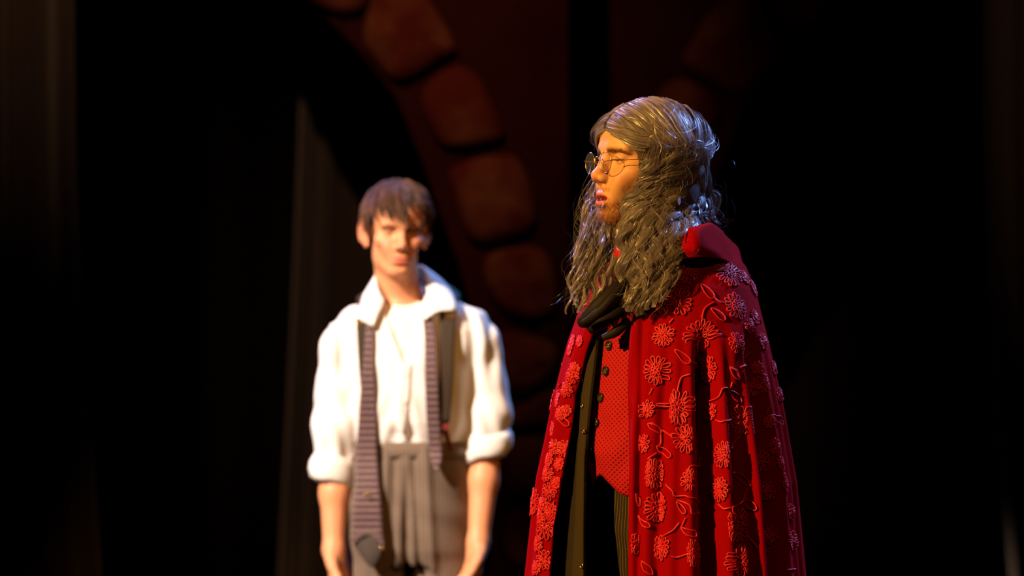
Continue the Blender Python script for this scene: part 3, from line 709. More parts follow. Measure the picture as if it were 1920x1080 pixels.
for s, xk in ((-1, 698), (1, 834)):
    x = B(xk, 1000)[0]; Fz = Field([axis((x-0.07, x+0.07, 0.006)), axis((YP-0.24, YP+0.12, 0.006)), axis((-0.01, 0.12, 0.006))])
    Fz.add(ell((x, YP-0.12, 0.025), (0.046, 0.10, 0.038))); Fz.add(ell((x, YP+0.02, 0.035), (0.038, 0.075, 0.048)), 0.03)
    Fz.add((lambda X, Y, Z: np.abs(Z-0.010)-0.010+0*X+0*Y+np.maximum(np.sqrt(((X-x)/0.047)**2+((Y-YP+0.07)/0.155)**2)-1, 0)*0.05, np.array((x-.05, YP-.23, 0.0)), np.array((x+.05, YP+.09, .02))), 0.004)
    Fz.add((lambda X, Y, Z: Z+0*X+0*Y-0.002, np.array((x-.07, YP-.24, -0.02)), np.array((x+.07, YP+.12, 0.0))), 0, 's')
    v, f = Fz.mesh(); mesh_np('shoe', v, f, M['shoe'], pB)
# suspenders over the shirt
def ribbon_on(name, path, wpx, mat_, parent, off, bvh, cloth=False, thick=0.002, dyf=-0.12, nr=6, label=None):
    rows = []
    for i, (a, b) in enumerate(path):
        wd = wpx[i]/2; q = [on(bvh, a+d*wd, b, off) for d in (-1, 0, 1)]
        base = [B(a+d*wd, b, dyf) for d in (-1, 0, 1)]
        ys = [k[1] for k in q if k is not None]; y = min(ys) if ys else YP+dyf
        q = [P(a+d*wd, b, max(min(y, YP+0.05), YP-0.16)) for d in (-1, 0, 1)]
        rows.append(q)
    ysm = np.array([r[1][1] for r in rows]); ysm = np.convolve(np.pad(ysm, 1, mode='edge'), (0.25, 0.5, 0.25), 'valid')
    rows = [[P(r[i][0]*F_PX/(r[i][1]-CAM_Y)+960, 540-(r[i][2]-CAM_Z)*F_PX/(r[i][1]-CAM_Y), ysm[j]) for i in range(3)] for j, r in enumerate(rows)]
    return strip(name, rows, mat_, parent, thick, cloth, label, nr)
sL = ribbon_on('suspender', [(681, 597), (683, 640), (686, 690), (690, 740), (694, 790), (698, 842)], [27]*6, M['strap'], pB, 0.006, shirt_bvh)
sR = ribbon_on('suspender', [(840, 575), (840, 600), (838, 640), (837, 690), (835, 740), (833, 792)], [30, 30, 29, 27, 25, 20], M['strap'], pB, 0.006, shirt_bvh)
strip('suspender', [[B(846, 552, -0.02), B(862, 566, -0.02)], [B(843, 536, 0.03), B(862, 552, 0.03)], [B(838, 545, 0.11), B(856, 556, 0.11)], [B(830, 640, 0.135), B(850, 640, 0.135)], [B(800, 740, 0.14), B(820, 742, 0.14)], [B(770, 842, 0.115), B(790, 842, 0.115)]], M['strap'], pB, 0.002, nr=4)
strip('suspender', [[B(690, 566, -0.03), B(672, 576, -0.03)], [B(688, 550, 0.03), B(670, 562, 0.03)], [B(684, 556, 0.10), B(668, 566, 0.10)], [B(690, 640, 0.135), B(672, 640, 0.135)], [B(730, 740, 0.14), B(712, 742, 0.14)], [B(765, 842, 0.115), B(747, 842, 0.115)]], M['strap'], pB, 0.002, nr=4)
def box(name, c, sx, sy, sz, m, parent, bev=0.002, label=None):
    V = []; 
    for (ix, iy, iz) in [(-1, -1, -1), (1, -1, -1), (1, 1, -1), (-1, 1, -1), (-1, -1, 1), (1, -1, 1), (1, 1, 1), (-1, 1, 1)]: V.append((c[0]+ix*sx/2, c[1]+iy*sy/2, c[2]+iz*sz/2))
    o = mesh_np(name, V, [(3, 2, 1, 0), (4, 5, 6, 7), (0, 1, 5, 4), (1, 2, 6, 5), (2, 3, 7, 6), (3, 0, 4, 7)], m, parent, smooth=False, label=label)
    bv = o.modifiers.new('edge', 'BEVEL'); bv.width = bev; bv.segments = 2; return o
c_ = on(shirt_bvh, 842, 596, 0.012, B(842, 596, -0.10)); c_[1] -= 0.004
box('buckle', c_, 0.026, 0.005, 0.013, M['gold'], sR, 0.003, 'gold buckle')
c_ = on(shirt_bvh, 678, 611, 0.012, B(678, 611, -0.10)); c_[1] -= 0.002
box('buckle', c_, 0.022, 0.004, 0.008, M['gold'], sL, 0.002, 'gold buckle')
for a, b in (((831, 792), (818, 846)), ((831, 792), (846, 846))):
    m0 = ((a[0]+b[0])/2, (a[1]+b[1])/2)
    ribbon_on('leather_tab', [a, m0, b], [12, 9, 9], M['leather'], sR, 0.006, shirt_bvh, nr=4, label='dark red leather tab')
box('tab_loop', on(shirt_bvh, 832, 797, 0.008, B(832, 797, -0.12)), 0.024, 0.006, 0.022, M['leather'], sR, 0.003, 'dark red leather loop')
# the untied tie, both ends
tie = ribbon_on('necktie', [(694, 600), (693, 640), (691, 690), (690, 740), (689, 800), (687, 850), (688, 905), (689, 950), (689, 985), (689, 1006)], [14, 17, 22, 30, 36, 40, 46, 52, 57, 59], M['tie'], pB, 0.014, shirt_bvh, True, 0.004, -0.135, 9)
tie2 = ribbon_on('tie_tail', [(802, 596), (807, 640), (808, 690), (810, 740), (812, 790), (816, 840), (818, 862), (818, 884)], [20, 22, 24, 25, 25, 24, 20, 3], M['tie'], tie, 0.014, shirt_bvh, True, 0.004, -0.13, 7)
# wide tip: two points of patterned cloth round a dark lining blade
yt = YP-0.142
strip('tie_tip', [[P(660, 1004, yt), P(675, 1004, yt), P(690, 1000, yt)], [P(659, 1012, yt), P(669, 1008, yt), P(684, 1004, yt)], [P(661, 1022, yt), P(665, 1017, yt), P(672, 1011, yt)]], M['tie'], tie, 0.003, True)
strip('tie_tip', [[P(690, 1000, yt), P(704, 1003, yt), P(718, 1004, yt)], [P(694, 1004, yt), P(710, 1010, yt), P(719, 1014, yt)], [P(704, 1012, yt), P(715, 1020, yt), P(720, 1030, yt)]], M['tie'], tie, 0.003, True)
strip('tie_lining', [[P(664, 1000, yt+0.006), P(690, 995, yt+0.006), P(716, 1000, yt+0.006)], [P(663, 1018, yt+0.006), P(690, 1016, yt+0.004), P(719, 1022, yt+0.006)], [P(676, 1040, yt+0.008), P(695, 1040, yt+0.004), P(718, 1036, yt+0.008)], [P(688, 1056, yt+0.01), P(697, 1058, yt+0.008), P(708, 1054, yt+0.01)], [P(697, 1064, yt+0.012), P(699, 1065, yt+0.012), P(701, 1064, yt+0.012)]], M['tie_lining'], tie, 0.002, label='dark lining of the tie tip')
box('tie_label', P(690, 928, yt-0.006), 0.020, 0.003, 0.009, M['gold'], tie, 0.002, 'small pale label')
box('tie_label', P(717, 1029, yt-0.004), 0.010, 0.003, 0.009, M['gold'], tie, 0.002, 'small pale label')
strip('necktie', [[B(690, 600, -0.082), B(700, 596, -0.082)], [B(694, 560, -0.06), B(704, 552, -0.055)], [B(708, 530, 0.055), B(712, 518, 0.05)], [B(752, 522, 0.105), B(752, 510, 0.104)], [B(792, 530, 0.055), B(790, 516, 0.05)], [B(806, 560, -0.06), B(800, 556, -0.055)], [B(806, 596, -0.082), B(798, 592, -0.082)]], M['tie'], tie, 0.003, True)
# added strip behind his hip; its blue stands in for blue light on the trousers
strip('hip_light_strip', [[B(650, 836, 0.00), B(672, 836, 0.05)], [B(646, 880, 0.00), B(668, 880, 0.08)], [B(641, 960, -0.01), B(664, 960, 0.10)], [B(640, 1040, -0.01), B(662, 1040, 0.10)], [B(642, 1120, 0.0), B(662, 1120, 0.09)]], M['blue_light_strip'], pB, 0.004, label='added strip coloured as blue light behind his hip', nr=6)

# ================================================================== the man in the red cloak (in focus)
pW = empty('person', 'man in a red flower-embroidered cloak with long wavy grey hair and round glasses', 'person', (0.31, 0.03, 0))
YAW = 50.0
uu = np.array((math.cos(R(YAW)), -math.sin(R(YAW)), 0)); ff = np.array((-math.sin(R(YAW)), -math.cos(R(YAW)), 0))   # his left, his front
def Wp(px, py, Y=0.0): return P(px, py, Y)
HY = -0.02
frW = Frame(Wp(1214, 306, HY), rot(-6, 0, -62), 1.08)
optW = dict(lid_up=-0.0042, lid_lo=-0.0065, open=0.0072, beard=True, lipw=1.18, jaw=0.055, brow=0.30, browz=0.0125, sock=0.004, ear=0.7, ear_out=6, nose=-0.005, brow_col=(0.22, 0.09, 0.03), lip=(0.62, 0.10, 0.08))
hx, hy, hz = frW.o
FW = Field([axis((-0.05, hx-0.15, 0.02), (hx-0.15, hx+0.03, 0.0016), (hx+0.03, hx+0.14, 0.004), (hx+0.14, 0.75, 0.02)),
            axis((-0.35, hy-0.13, 0.02), (hy-0.13, hy+0.09, 0.0018), (hy+0.09, hy+0.14, 0.006), (hy+0.14, 0.35, 0.02)),
            axis((0.0, 1.45, 0.02), (1.45, hz-0.15, 0.005), (hz-0.15, hz+0.10, 0.0017), (hz+0.10, hz+0.16, 0.006))])
head(FW, frW, optW)
cW = np.array((0.31, 0.03, 0))
def Wl(u_, f_, z): return cW+uu*u_+ff*f_+np.array((0, 0, z))
FW.add(cone(frW.w((0, 0.022, -0.06)), Wl(0, -0.01, 1.50), 0.060, 0.066), 0.02)
FW.add(loft([(0.85, 0.31, 0.03, 0.15, 0.10), (1.10, 0.31, 0.03, 0.14, 0.10), (1.35, 0.31, 0.03, 0.16, 0.10), (1.46, 0.31, 0.03, 0.13, 0.075), (1.54, 0.31, 0.03, 0.07, 0.06)], yaw=-YAW), 0.04)
for s in (-1, 1):
    chain(FW, [Wl(s*0.15, 0, 1.425), Wl(s*0.185, 0.0, 1.13), Wl(s*0.185, 0.03, 0.90)], (0.045, 0.04, 0.028), 0.03)
    hand(FW, Frame(Wl(s*0.185, 0.03, 0.90), rot(-10, 0, -YAW+s*-70), 1.05), -s, 0.5)
    chain(FW, [Wl(s*0.09, 0, 0.9), Wl(s*0.10, 0.01, 0.50), Wl(s*0.11, 0, 0.09)], (0.08, 0.055, 0.04), 0.02)
v, f = FW.mesh(); loc = frW.local(v)
col, bm = face_colour(loc, (0.62, 0.32, 0.15), optW)
mesh_np('body', v, f, M['skin'], pW, col=col)
make_eyes(frW, pW, (0.0, -1, -0.25))
# inside of the mouth
th = np.linspace(0.05, np.pi-0.05, 10); ph = np.arange(16)*2*np.pi/16
V = [frW.w((0.017*math.sin(t)*math.cos(q), -0.070+0.008*math.cos(t), -0.079+0.009*math.sin(t)*math.sin(q))) for t in th for q in ph]
mesh_np('mouth_inside', V, grid_faces(10, 16, True), M['mouth'], pW)
V = []
for z, dy in ((-0.0710, 0.0), (-0.0755, -0.0012), (-0.0775, 0.0005)):
    for a in np.linspace(-1, 1, 15): V.append(frW.w((0.015*a, -0.0785+0.008*a*a+dy, z+0.001)))
solidify(mesh_np('teeth', V, grid_faces(3, 15), M['teeth'], pW), 0.003)
# beard hair grown from the bearded skin
tri = v[f]; ctr = tri.mean(1); nr_ = np.cross(tri[:, 1]-tri[:, 0], tri[:, 3]-tri[:, 0]); ar = np.linalg.norm(nr_, axis=1); nr_ /= ar[:, None]+1e-12
wgt = bm[f].mean(1)*ar; wgt = np.where(bm[f].mean(1) > 0.15, wgt, 0); wgt /= wgt.sum()
pick = rng.choice(len(f), 7500, p=wgt**1.0); br = []
dn = frW.R @ np.array((0, -0.35, -0.9))
for i in pick:
    p0 = ctr[i]+rng.normal(0, 0.0004, 3); n_ = nr_[i]; L = rng.uniform(0.0025, 0.0065)
    t_ = dn-n_*(dn @ n_)+rng.normal(0, 0.28, 3); u_ = np.linspace(0, 1, 5)[:, None]
    br.append((p0+n_*L*0.55*np.sin(u_*1.9)+t_*L*0.85*u_, 0.00017, np.array((0.34, 0.125, 0.045))*rng.uniform(0.5, 1.5)))
strands(br, 5, 1, None, M['beard'], pW, 'beard', label='short reddish beard')
# eyebrow hairs
eb = []
for s in (-1, 1):
    for i in range(300):
        x = rng.uniform(0.012, 0.050); z = 0.0120-0.25*max(x-0.036, 0)+rng.normal(0, 0.0022)
        o_ = frW.w((s*x, -0.13, z)); d_ = frW.R @ np.array((0, 1.0, 0)); eb.append((o_, d_, s, x))
bvW = BVHTree.FromPolygons([tuple(q) for q in v.tolist()], f.tolist()); E_ = []
for o_, d_, s, x in eb:
    h = bvW.ray_cast(Vector(o_), Vector(d_))
    if h[0] is None: continue
    n_ = np.array(h[1]); t_ = frW.R @ np.array((s*0.9, 0.2, 0.15)); t_ = t_-n_*(t_ @ n_); u_ = np.linspace(0, 1, 5)[:, None]; L = rng.uniform(0.005, 0.008)
    E_.append((np.array(h[0])+n_*0.0012*np.sin(u_*3)+t_*L*u_, 0.00015, np.array((0.20, 0.085, 0.03))*rng.uniform(0.6, 1.4), s))
for sg in (-1, 1): strands([e[:3] for e in E_ if e[3] == sg], 5, 1, None, M['beard'], pW, 'eyebrow')

# --- round glasses sitting low on the nose
gl = None; LR = 0.0195
def ring_pts(c, nrm, r, n=40):
    nrm = nrm/np.linalg.norm(nrm); t = np.cross(nrm, (0, 0, 1.0)); t /= np.linalg.norm(t); b = np.cross(t, nrm); a = np.arange(n)*2*np.pi/n
    return c+r*(np.cos(a)[:, None]*t+np.sin(a)[:, None]*b)
gz, gy = -0.0120, -0.1065
parts = []; lens = []
for s in (-1, 1):
    c = frW.w((s*0.0295, gy, gz)); n_ = frW.R @ np.array((s*0.06, -1, -0.10))
    p = ring_pts(c, n_, LR*1.1)[None]; parts.append(tubes(p, np.full(p.shape[:2], 0.00075), 6, True)); lens.append((c, n_))
    hin = frW.w((s*0.0500, gy+0.002, gz+0.004)); ear = frW.w((s*0.079, 0.005, gz+0.016)); hook = frW.w((s*0.082, 0.022, gz-0.012))
    p = catmull([hin, frW.w((s*0.066, -0.08, gz+0.007)), frW.w((s*0.076, -0.035, gz+0.013)), ear, hook], 30)[None]; parts.append(tubes(p, np.full(p.shape[:2], 0.0009), 6))
    p = catmull([frW.w((s*0.0485, gy-0.001, gz+0.004)), frW.w((s*0.0515, gy, gz+0.004)), hin], 6)[None]; parts.append(tubes(p, np.full(p.shape[:2], 0.0016), 6))
    p = catmull([frW.w((s*0.0115, gy, gz+0.002)), frW.w((s*0.0105, gy+0.006, gz-0.004)), frW.w((s*0.0095, gy+0.010, gz-0.006))], 8)[None]; parts.append(tubes(p, np.full(p.shape[:2], 0.0007), 5))
p = catmull([frW.w((-0.0105, gy, gz+0.004)), frW.w((-0.005, gy-0.003, gz+0.010)), frW.w((0.005, gy-0.003, gz+0.010)), frW.w((0.0105, gy, gz+0.004))], 16)[None]; parts.append(tubes(p, np.full(p.shape[:2], 0.0009), 6))
v2, f2 = join(parts); gl = mesh_np('glasses', v2, f2, M['wire'], pW, label='thin gold-wire round glasses')
for c, n_ in lens:
    n_ = n_/np.linalg.norm(n_); V = []
    for r_, d_ in ((0.001, 0.0022), (0.4, 0.0018), (0.75, 0.001), (0.97, 0.0)): V.append(ring_pts(c+n_*d_, n_, LR*1.1*r_, 32))
    mesh_np('lens', np.concatenate(V), grid_faces(4, 32, True), M['glass'], gl)

# --- vest, coat, trousers under the cloak
def ring_surface(zs, tfun, prof, nt_):
    """prof(z)->(centre, A, Bf) ; tfun(z)->(t0,t1); angle t: 0 = his left, 90 = his front"""
    V = []; UV = []
    for z in zs:
        c, A_, B_ = prof(z); t0, t1 = tfun(z)
        for t in np.linspace(t0, t1, nt_):
            V.append(c+uu*A_*math.cos(t)+ff*B_*math.sin(t)+np.array((0, 0, 0))); UV.append((t*0.5*(A_+B_), z))
    return np.array(V), np.array(UV)
zt = lambda py: CAM_Z-(py-540)*8.0/F_PX*0.994
vz = [zt(k) for k in (960, 900, 845, 750, 650, 560, 500, 450)]
vf = [0.140, 0.155, 0.158, 0.142, 0.126, 0.118, 0.10, 0.085]; va = [0.165, 0.17, 0.165, 0.16, 0.17, 0.16, 0.12, 0.075]
def vprof(z): return np.array((0.31, 0.03, z)), float(np.interp(z, vz, va)), float(np.interp(z, vz, vf))
def xt(prof, z, px, lo=10, hi=170):      # angle at which a ring passes under pixel column px (built once, from the front)
    c, A_, B_ = prof(z); t = np.radians(np.linspace(lo, hi, 321)); q = c[None]+np.cos(t)[:, None]*uu*A_+np.sin(t)[:, None]*ff*B_
    pxs = 960+q[:, 0]*F_PX/(q[:, 1]-CAM_Y); k = max(2, int(np.argmin(pxs))); return float(np.interp(px, pxs[:k][::-1], t[:k][::-1]))
zs = np.linspace(zt(930), zt(455), 60)
# lower hem: pointed fronts
NT = 150; V = []; UV = []
for i, s_ in enumerate(np.linspace(0, 1, 70)):
    for t in np.linspace(R(-170), R(190), NT):
        dg = math.degrees(t); hem = 905
        hem += 24*math.exp(-((dg-72)/14)**2)-16*math.exp(-((dg-98)/9)**2)+10*math.exp(-((dg-112)/8)**2)
        z = zt(hem)+(zt(455)-zt(hem))*s_; c, A_, B_ = vprof(z)
        crease = 0.002*math.sin(z*60+3*math.sin(t*5))*math.exp(-((s_-0.1)/0.25)**2)
        V.append(c+uu*(A_+crease)*math.cos(t)+ff*(B_+crease)*math.sin(t)); UV.append((t*0.155, z))
vest = solidify(mesh_np('vest', V, grid_faces(70, NT), M['vest'], pW, flip=True), 0.004); cloth_attr(vest, UV)
vest_bvh = BVHTree.FromPolygons([tuple(q) for q in V], grid_faces(70, NT).tolist())
for px, py in ((1143, 648), (1137, 696), (1128, 746), (1119, 794), (1108, 845)):
    t = xt(vprof, zt(py), px); c, A_, B_ = vprof(zt(py)); p = c+uu*A_*math.cos(t)+ff*B_*math.sin(t)
    n_ = uu*math.cos(t)/A_+ff*math.sin(t)/B_; n_ /= np.linalg.norm(n_)
    b_, t1, b1, n1 = disc('button', p+n_*0.002, n_, 0.0102, 0.0030, M['button'], vest, label='dark round button')
    q = []
    for dx, dz in ((-1, -1), (1, -1), (1, 1), (-1, 1)):
        cc = p+n_*0.0039+0.0021*(dx*t1+dz*b1); k = ring_pts(cc, n1, 0.0009, 8)[None]; q.append(tubes(k, np.full(k.shape[:2], 0.0005), 4, True))
    v3, f3 = join(q); mesh_np('button_holes', v3, f3, M['gold'], b_)
# trousers
def legs(name, parent, mat_):
    Fq = Field([axis((0.05, 0.57, 0.006)), axis((-0.2, 0.26, 0.006)), axis((0.05, 0.8, 0.015), (0.8, 1.14, 0.006))])
    Fq.add(loft([(0.86, 0.31, 0.03, 0.165, 0.11), (0.98, 0.31, 0.03, 0.165, 0.115), (1.12, 0.31, 0.03, 0.15, 0.105)], 2.2, -YAW))
    for s in (-1, 1): chain(Fq, [Wl(s*0.085, 0.005, 0.96), Wl(s*0.095, 0.02, 0.80), Wl(s*0.10, 0.02, 0.48), Wl(s*0.11, 0, 0.08)], (0.082, 0.088, 0.066, 0.055), 0.02)
    X, Y_, Z = np.meshgrid(*Fq.ax, indexing='ij', sparse=True)
    uq = (X-0.31)*uu[0]+(Y_-0.03)*uu[1]
    Fq.F += (0.0018*np.sin(40*uq+26*Z+2*np.sin(20*Z))*np.sin(31*Z+9*uq)).astype(np.float32)
    v, f = Fq.mesh(); o = mesh_np(name, v, f, mat_, parent); rel = v-cW; cloth_attr(o, np.stack([rel @ uu, v[:, 2]], 1)); return o
legs('trousers', pW, M['pinstripe'])
for s in (-1, 1):
    fr_ = Frame(Wl(s*0.11, 0, 0), rot(0, 0, -YAW)); cc = fr_.o
    Fz = Field([axis((cc[0]-0.24, cc[0]+0.12, 0.007)), axis((cc[1]-0.22, cc[1]+0.14, 0.007)), axis((-0.01, 0.12, 0.006))])
    Fz.add(ell((0, -0.10, 0.028), (0.046, 0.11, 0.040), fr_)); Fz.add(ell((0, 0.01, 0.038), (0.040, 0.075, 0.050), fr_), 0.03)
    Fz.add((lambda X, Y, Z: Z+0*X+0*Y-0.002, cc-np.array((.25, .25, .02)), cc+np.array((.25, .25, 0))), 0, 's')
    v, f = Fz.mesh(); mesh_np('shoe', v, f, M['shoe'], pW)
# coat: long dark open coat; its far front edge is the narrow strip with eyelets
cz = [zt(k) for k in (1780, 1300, 1080, 960, 900, 845, 750, 650, 560, 500, 455)]
cfz = [0.25, 0.215, 0.20, 0.19, 0.182, 0.178, 0.160, 0.140, 0.128, 0.105, 0.085]; caz = [0.22, 0.20, 0.195, 0.19, 0.19, 0.185, 0.18, 0.185, 0.172, 0.13, 0.085]
def cprof(z): return np.array((0.31, 0.03, z)), float(np.interp(z, cz, caz)), float(np.interp(z, cz, cfz))
cedge = ([500, 560, 620, 650, 742, 803, 860, 905, 986, 1080, 1300, 1780], [1150, 1138, 1124, 1121, 1110, 1104, 1099, 1098, 1097, 1097, 1096, 1094])
V = []; NT = 110; zs = np.linspace(zt(1760), zt(460), 110)
for z in zs:
    py = 540-(z-CAM_Z)*F_PX/7.95; c, A_, B_ = cprof(z)
    t0 = xt(cprof, z, float(np.interp(py, *cedge)), 60, 150); t1 = xt(cprof, z, 1210, 0, 80)+2*math.pi
    for j, t in enumerate(np.linspace(t0, t1, NT)):
        d_ = 0.006*math.sin(9*t+1.0)*min(1, j/14)*np.clip((1.1-z)/0.4, 0, 1)
        V.append(c+uu*(A_+d_)*math.cos(t)+ff*(B_+d_)*math.sin(t))
coat = solidify(mesh_np('coat', V, grid_faces(110, NT), M['black_cloth'], pW), 0.004, 0)
# faced front edge strip, standing slightly proud
V = []; stripz = np.linspace(zt(1760), zt(600), 100); wl = ([600, 640, 742, 803, 905, 986, 1080, 1780], [1112, 1107, 1094, 1090, 1084, 1081, 1075, 1060])
for z in stripz:
    py = 540-(z-CAM_Z)*F_PX/7.95; c, A_, B_ = cprof(z); A_ += 0.007; B_ += 0.007
    a = xt(cprof, z, float(np.interp(py, *cedge)), 60, 150); b = xt(cprof, z, float(np.interp(py, *wl)), 60, 168)
    for j, t in enumerate(np.linspace(a, b, 12)):
        e = 0.004*((j/11-0.5)*2)**2; V.append(c+uu*(A_-e)*math.cos(t)+ff*(B_-e)*math.sin(t))
M['coat_edge'] = mat('coat_edge', (0.036, 0.026, 0.014), 0.85, spec=0.1, bump=(700, 0.2, 0.0005))
ce = solidify(mesh_np('coat_edge', V, grid_faces(100, 12), M['coat_edge'], coat), 0.003, 0)
for px, py in ((1105, 670), (1100, 715), (1100, 762), (1102, 809), (1098, 1058)):
    z = zt(py); c, A_, B_ = cprof(z); A_ += 0.010; B_ += 0.010; t = xt(cprof, z, px, 60, 168)
    p = c+uu*A_*math.cos(t)+ff*B_*math.sin(t); n_ = uu*math.cos(t)/A_+ff*math.sin(t)/B_
    k = ring_pts(p, n_, 0.0040, 20)[None]; v3, f3 = tubes(k, np.full(k.shape[:2], 0.0016), 6, True); mesh_np('eyelet', v3, f3, M['gold'], coat, label='brass eyelet')
# red neckerchief, black cravat
FN = Field([axis((0.10, 0.45, 0.004)), axis((-0.18, 0.16, 0.004)), axis((1.36, 1.62, 0.004))])
FN.add(loft([(zt(540), 0.285, 0.0, 0.088, 0.085), (zt(500), 0.285, 0.0, 0.080, 0.078), (zt(455), 0.285, 0.0, 0.074, 0.074), (zt(440), 0.285, 0.0, 0.070, 0.070)]))
chain(FN, [Wp(1166, 448, -0.07), Wp(1157, 490, -0.075), Wp(1146, 512, -0.08), Wp(1130, 524, -0.075)], (0.012, 0.013, 0.010, 0.008), 0.006)
chain(FN, [Wp(1168, 470, -0.075), Wp(1170, 520, -0.10)], (0.012, 0.012), 0.006)
X, Y_, Z = np.meshgrid(*FN.ax, indexing='ij', sparse=True); FN.F += (0.003*np.sin(90*Z+40*X)*np.sin(50*Y_+10*Z)).astype(np.float32)
v, f = FN.mesh(); mesh_np('neckerchief', v, f, M['red_cotton'], pW)
def cloth_roll(path, wid, name, mat_, parent, curl=0.9, label=None):
    """a flat band rolled over on itself: section is an open curl"""
    path = catmull(path, 30); wid = np.interp(np.linspace(0, 1, 30), np.linspace(0, 1, len(wid)), wid)
    tan = np.gradient(path, axis=0); tan /= np.linalg.norm(tan, axis=1, keepdims=True); V = []
    for i in range(30):
        a = np.cross(tan[i], (0, -1.0, 0)); a /= np.linalg.norm(a); b = np.cross(a, tan[i])
        for s_ in np.linspace(-1, 1, 17):
            ang = s_*curl*2.2; V.append(path[i]+wid[i]*(a*math.sin(ang)*0.62+b*(math.cos(ang)-0.4)*0.5*np.sign(b[1]*-1 or 1)))
    return solidify(mesh_np(name, V, grid_faces(30, 17), mat_, parent, label=label), 0.003, 0)
cr = cloth_roll([Wp(1196, 520, -0.10), Wp(1160, 545, -0.13), Wp(1125, 575, -0.135), Wp(1098, 600, -0.12), Wp(1086, 606, -0.11)], (0.030, 0.030, 0.028, 0.022, 0.014), 'cravat', M['black_satin'], pW, 0.9)
cloth_roll([Wp(1200, 560, -0.11), Wp(1160, 580, -0.125), Wp(1128, 602, -0.125), Wp(1104, 618, -0.11)], (0.026, 0.026, 0.024, 0.016), 'cravat_fold', M['black_satin'], cr, 0.8)
cloth_roll([Wp(1178, 520, -0.135), Wp(1150, 558, -0.160), Wp(1118, 590, -0.155), Wp(1092, 606, -0.135)], (0.006, 0.014, 0.014, 0.006), 'cravat_fold', M['black_satin'], cr, 0.6)
cloth_roll([Wp(1180, 600, -0.125), Wp(1155, 622, -0.130), Wp(1130, 634, -0.118)], (0.012, 0.014, 0.008), 'cravat_band', M['black_satin'], cr, 0.7)

# --- the cloak
CP = [455, 470, 485, 500, 540, 590, 640, 700, 760, 830, 900, 1000, 1080, 1300, 1760]
CXR = [1330, 1368, 1388, 1400, 1416, 1428, 1440, 1452, 1464, 1476, 1489, 1498, 1505, 1530, 1570]
CXL = [1190, 1160, 1148, 1135, 1105, 1084, 1068, 1054, 1040, 1028, 1014, 1002, 993, 965, 930]
NE = ([455, 500, 560, 620, 640, 700, 900, 1080, 1760], [1206, 1190, 1176, 1170, 1168, 1166, 1167, 1169, 1176])
FE = ([455, 500, 560, 620, 640, 680, 742, 803, 905, 986, 1080, 1760], [1185, 1165, 1130, 1102, 1096, 1080, 1062, 1054, 1038, 1023, 1016, 990])
def kprof(z, py):
    xr, xl = np.interp(py, CP, CXR), np.interp(py, CP, CXL); d = 7.99/F_PX; cx = ((xr+xl)/2-960)*d; ex = (xr-xl)/2*d
    rt = np.interp(py, (455, 520, 640, 1080), (0.95, 0.85, 0.76, 0.76)); A_ = ex/math.sqrt(uu[0]**2+(rt*ff[0])**2); return cx, A_, A_*rt
VAL = [(((560, 640, 700, 830, 1080, 1760), (1318, 1322, 1326, 1330, 1336, 1340)), 15, 0.085, 590, 720),
       (((560, 640, 760, 900, 1080, 1760), (1408, 1412, 1428, 1446, 1462, 1480)), 12, 0.070, 600, 700),
       (((560, 640, 760, 900, 1080, 1760), (1262, 1255, 1245, 1236, 1228, 1215)), 26, 0.010, 600, 800),
       (((560, 640, 760, 900, 1080, 1760), (1372, 1378, 1390, 1404, 1420, 1440)), 14, 0.016, 620, 800),
       (((560, 640, 760, 900, 1080, 1760), (1205, 1203, 1200, 1196, 1193, 1190)), 7, 0.012, 520, 620)]
NTC, NZC = 420, 200
def cloak_pts():
    zs = np.concatenate([np.linspace(0.14, 0.88, 40)[:-1], np.linspace(0.88, zt(455), NZC-39)]); V = np.zeros((len(zs), NTC, 3))
    for i, z in enumerate(zs):
        py = 540-(z-CAM_Z)*F_PX/8.0; cx, A_, B_ = kprof(z, py); tt = np.linspace(0, 2*np.pi, 1441)
        def pos(t): return np.stack([cx+uu[0]*A_*np.cos(t)+ff[0]*B_*np.sin(t), 0.03+uu[1]*A_*np.cos(t)+ff[1]*B_*np.sin(t)], -1)
        q = pos(tt); pxs = 960+q[:, 0]*F_PX/(q[:, 1]-CAM_Y)
        sel = (tt > R(20)) & (tt < R(170)); ts, ps = tt[sel], pxs[sel]
        k = max(2, int(np.argmin(ps))); fx = lambda a: float(np.interp(a, ps[:k][::-1], ts[:k][::-1]))
        t_n = fx(np.interp(py, *NE)); t_f = max(fx(np.interp(py, *FE)), t_n+0.06)
        t = np.linspace(t_f, t_n+2*np.pi, NTC)      # far edge, round the back, to the near edge
        q = pos(t); px = 960+q[:, 0]*F_PX/(q[:, 1]-CAM_Y); front = sm(-(q[:, 1]-0.03), 0.0, 0.05)
        disp = np.zeros(NTC)
        for path, wd, dp, p0, p1 in VAL:
            vx = np.interp(py, *path); disp -= dp*sm(py, p0, p1)*np.exp(-(np.abs(px-vx)/wd)**2.0)*front
        g = sm(py, 560, 800)
        disp += g*0.006*np.sin(t*19+1.2*np.sin(z*3))*(0.35+0.65*(1-front))+g*0.004*np.sin(t*41+2*np.sin(z*4+1))
        e = np.minimum(1, (t_n+2*np.pi-t)/0.10); disp -= 0.030*(1-e)**2*sm(py, 480, 620)   # near edge rolls inwards
        e2 = np.minimum(1, (t-t_f)/0.10); disp -= 0.014*(1-e2)**2*sm(py, 480, 620)
        c2 = np.array((cx, 0.03)); rr = q-c2; L = np.linalg.norm(rr, axis=1, keepdims=True)
        q = c2+rr*(1+disp[:, None]/L); V[i, :, :2] = q; V[i, :, 2] = z
    return V
CV = cloak_pts(); cf = grid_faces(CV.shape[0], NTC)
cloak = mesh_np('cloak', CV.reshape(-1, 3), cf, M['velvet'], pW, flip=True)
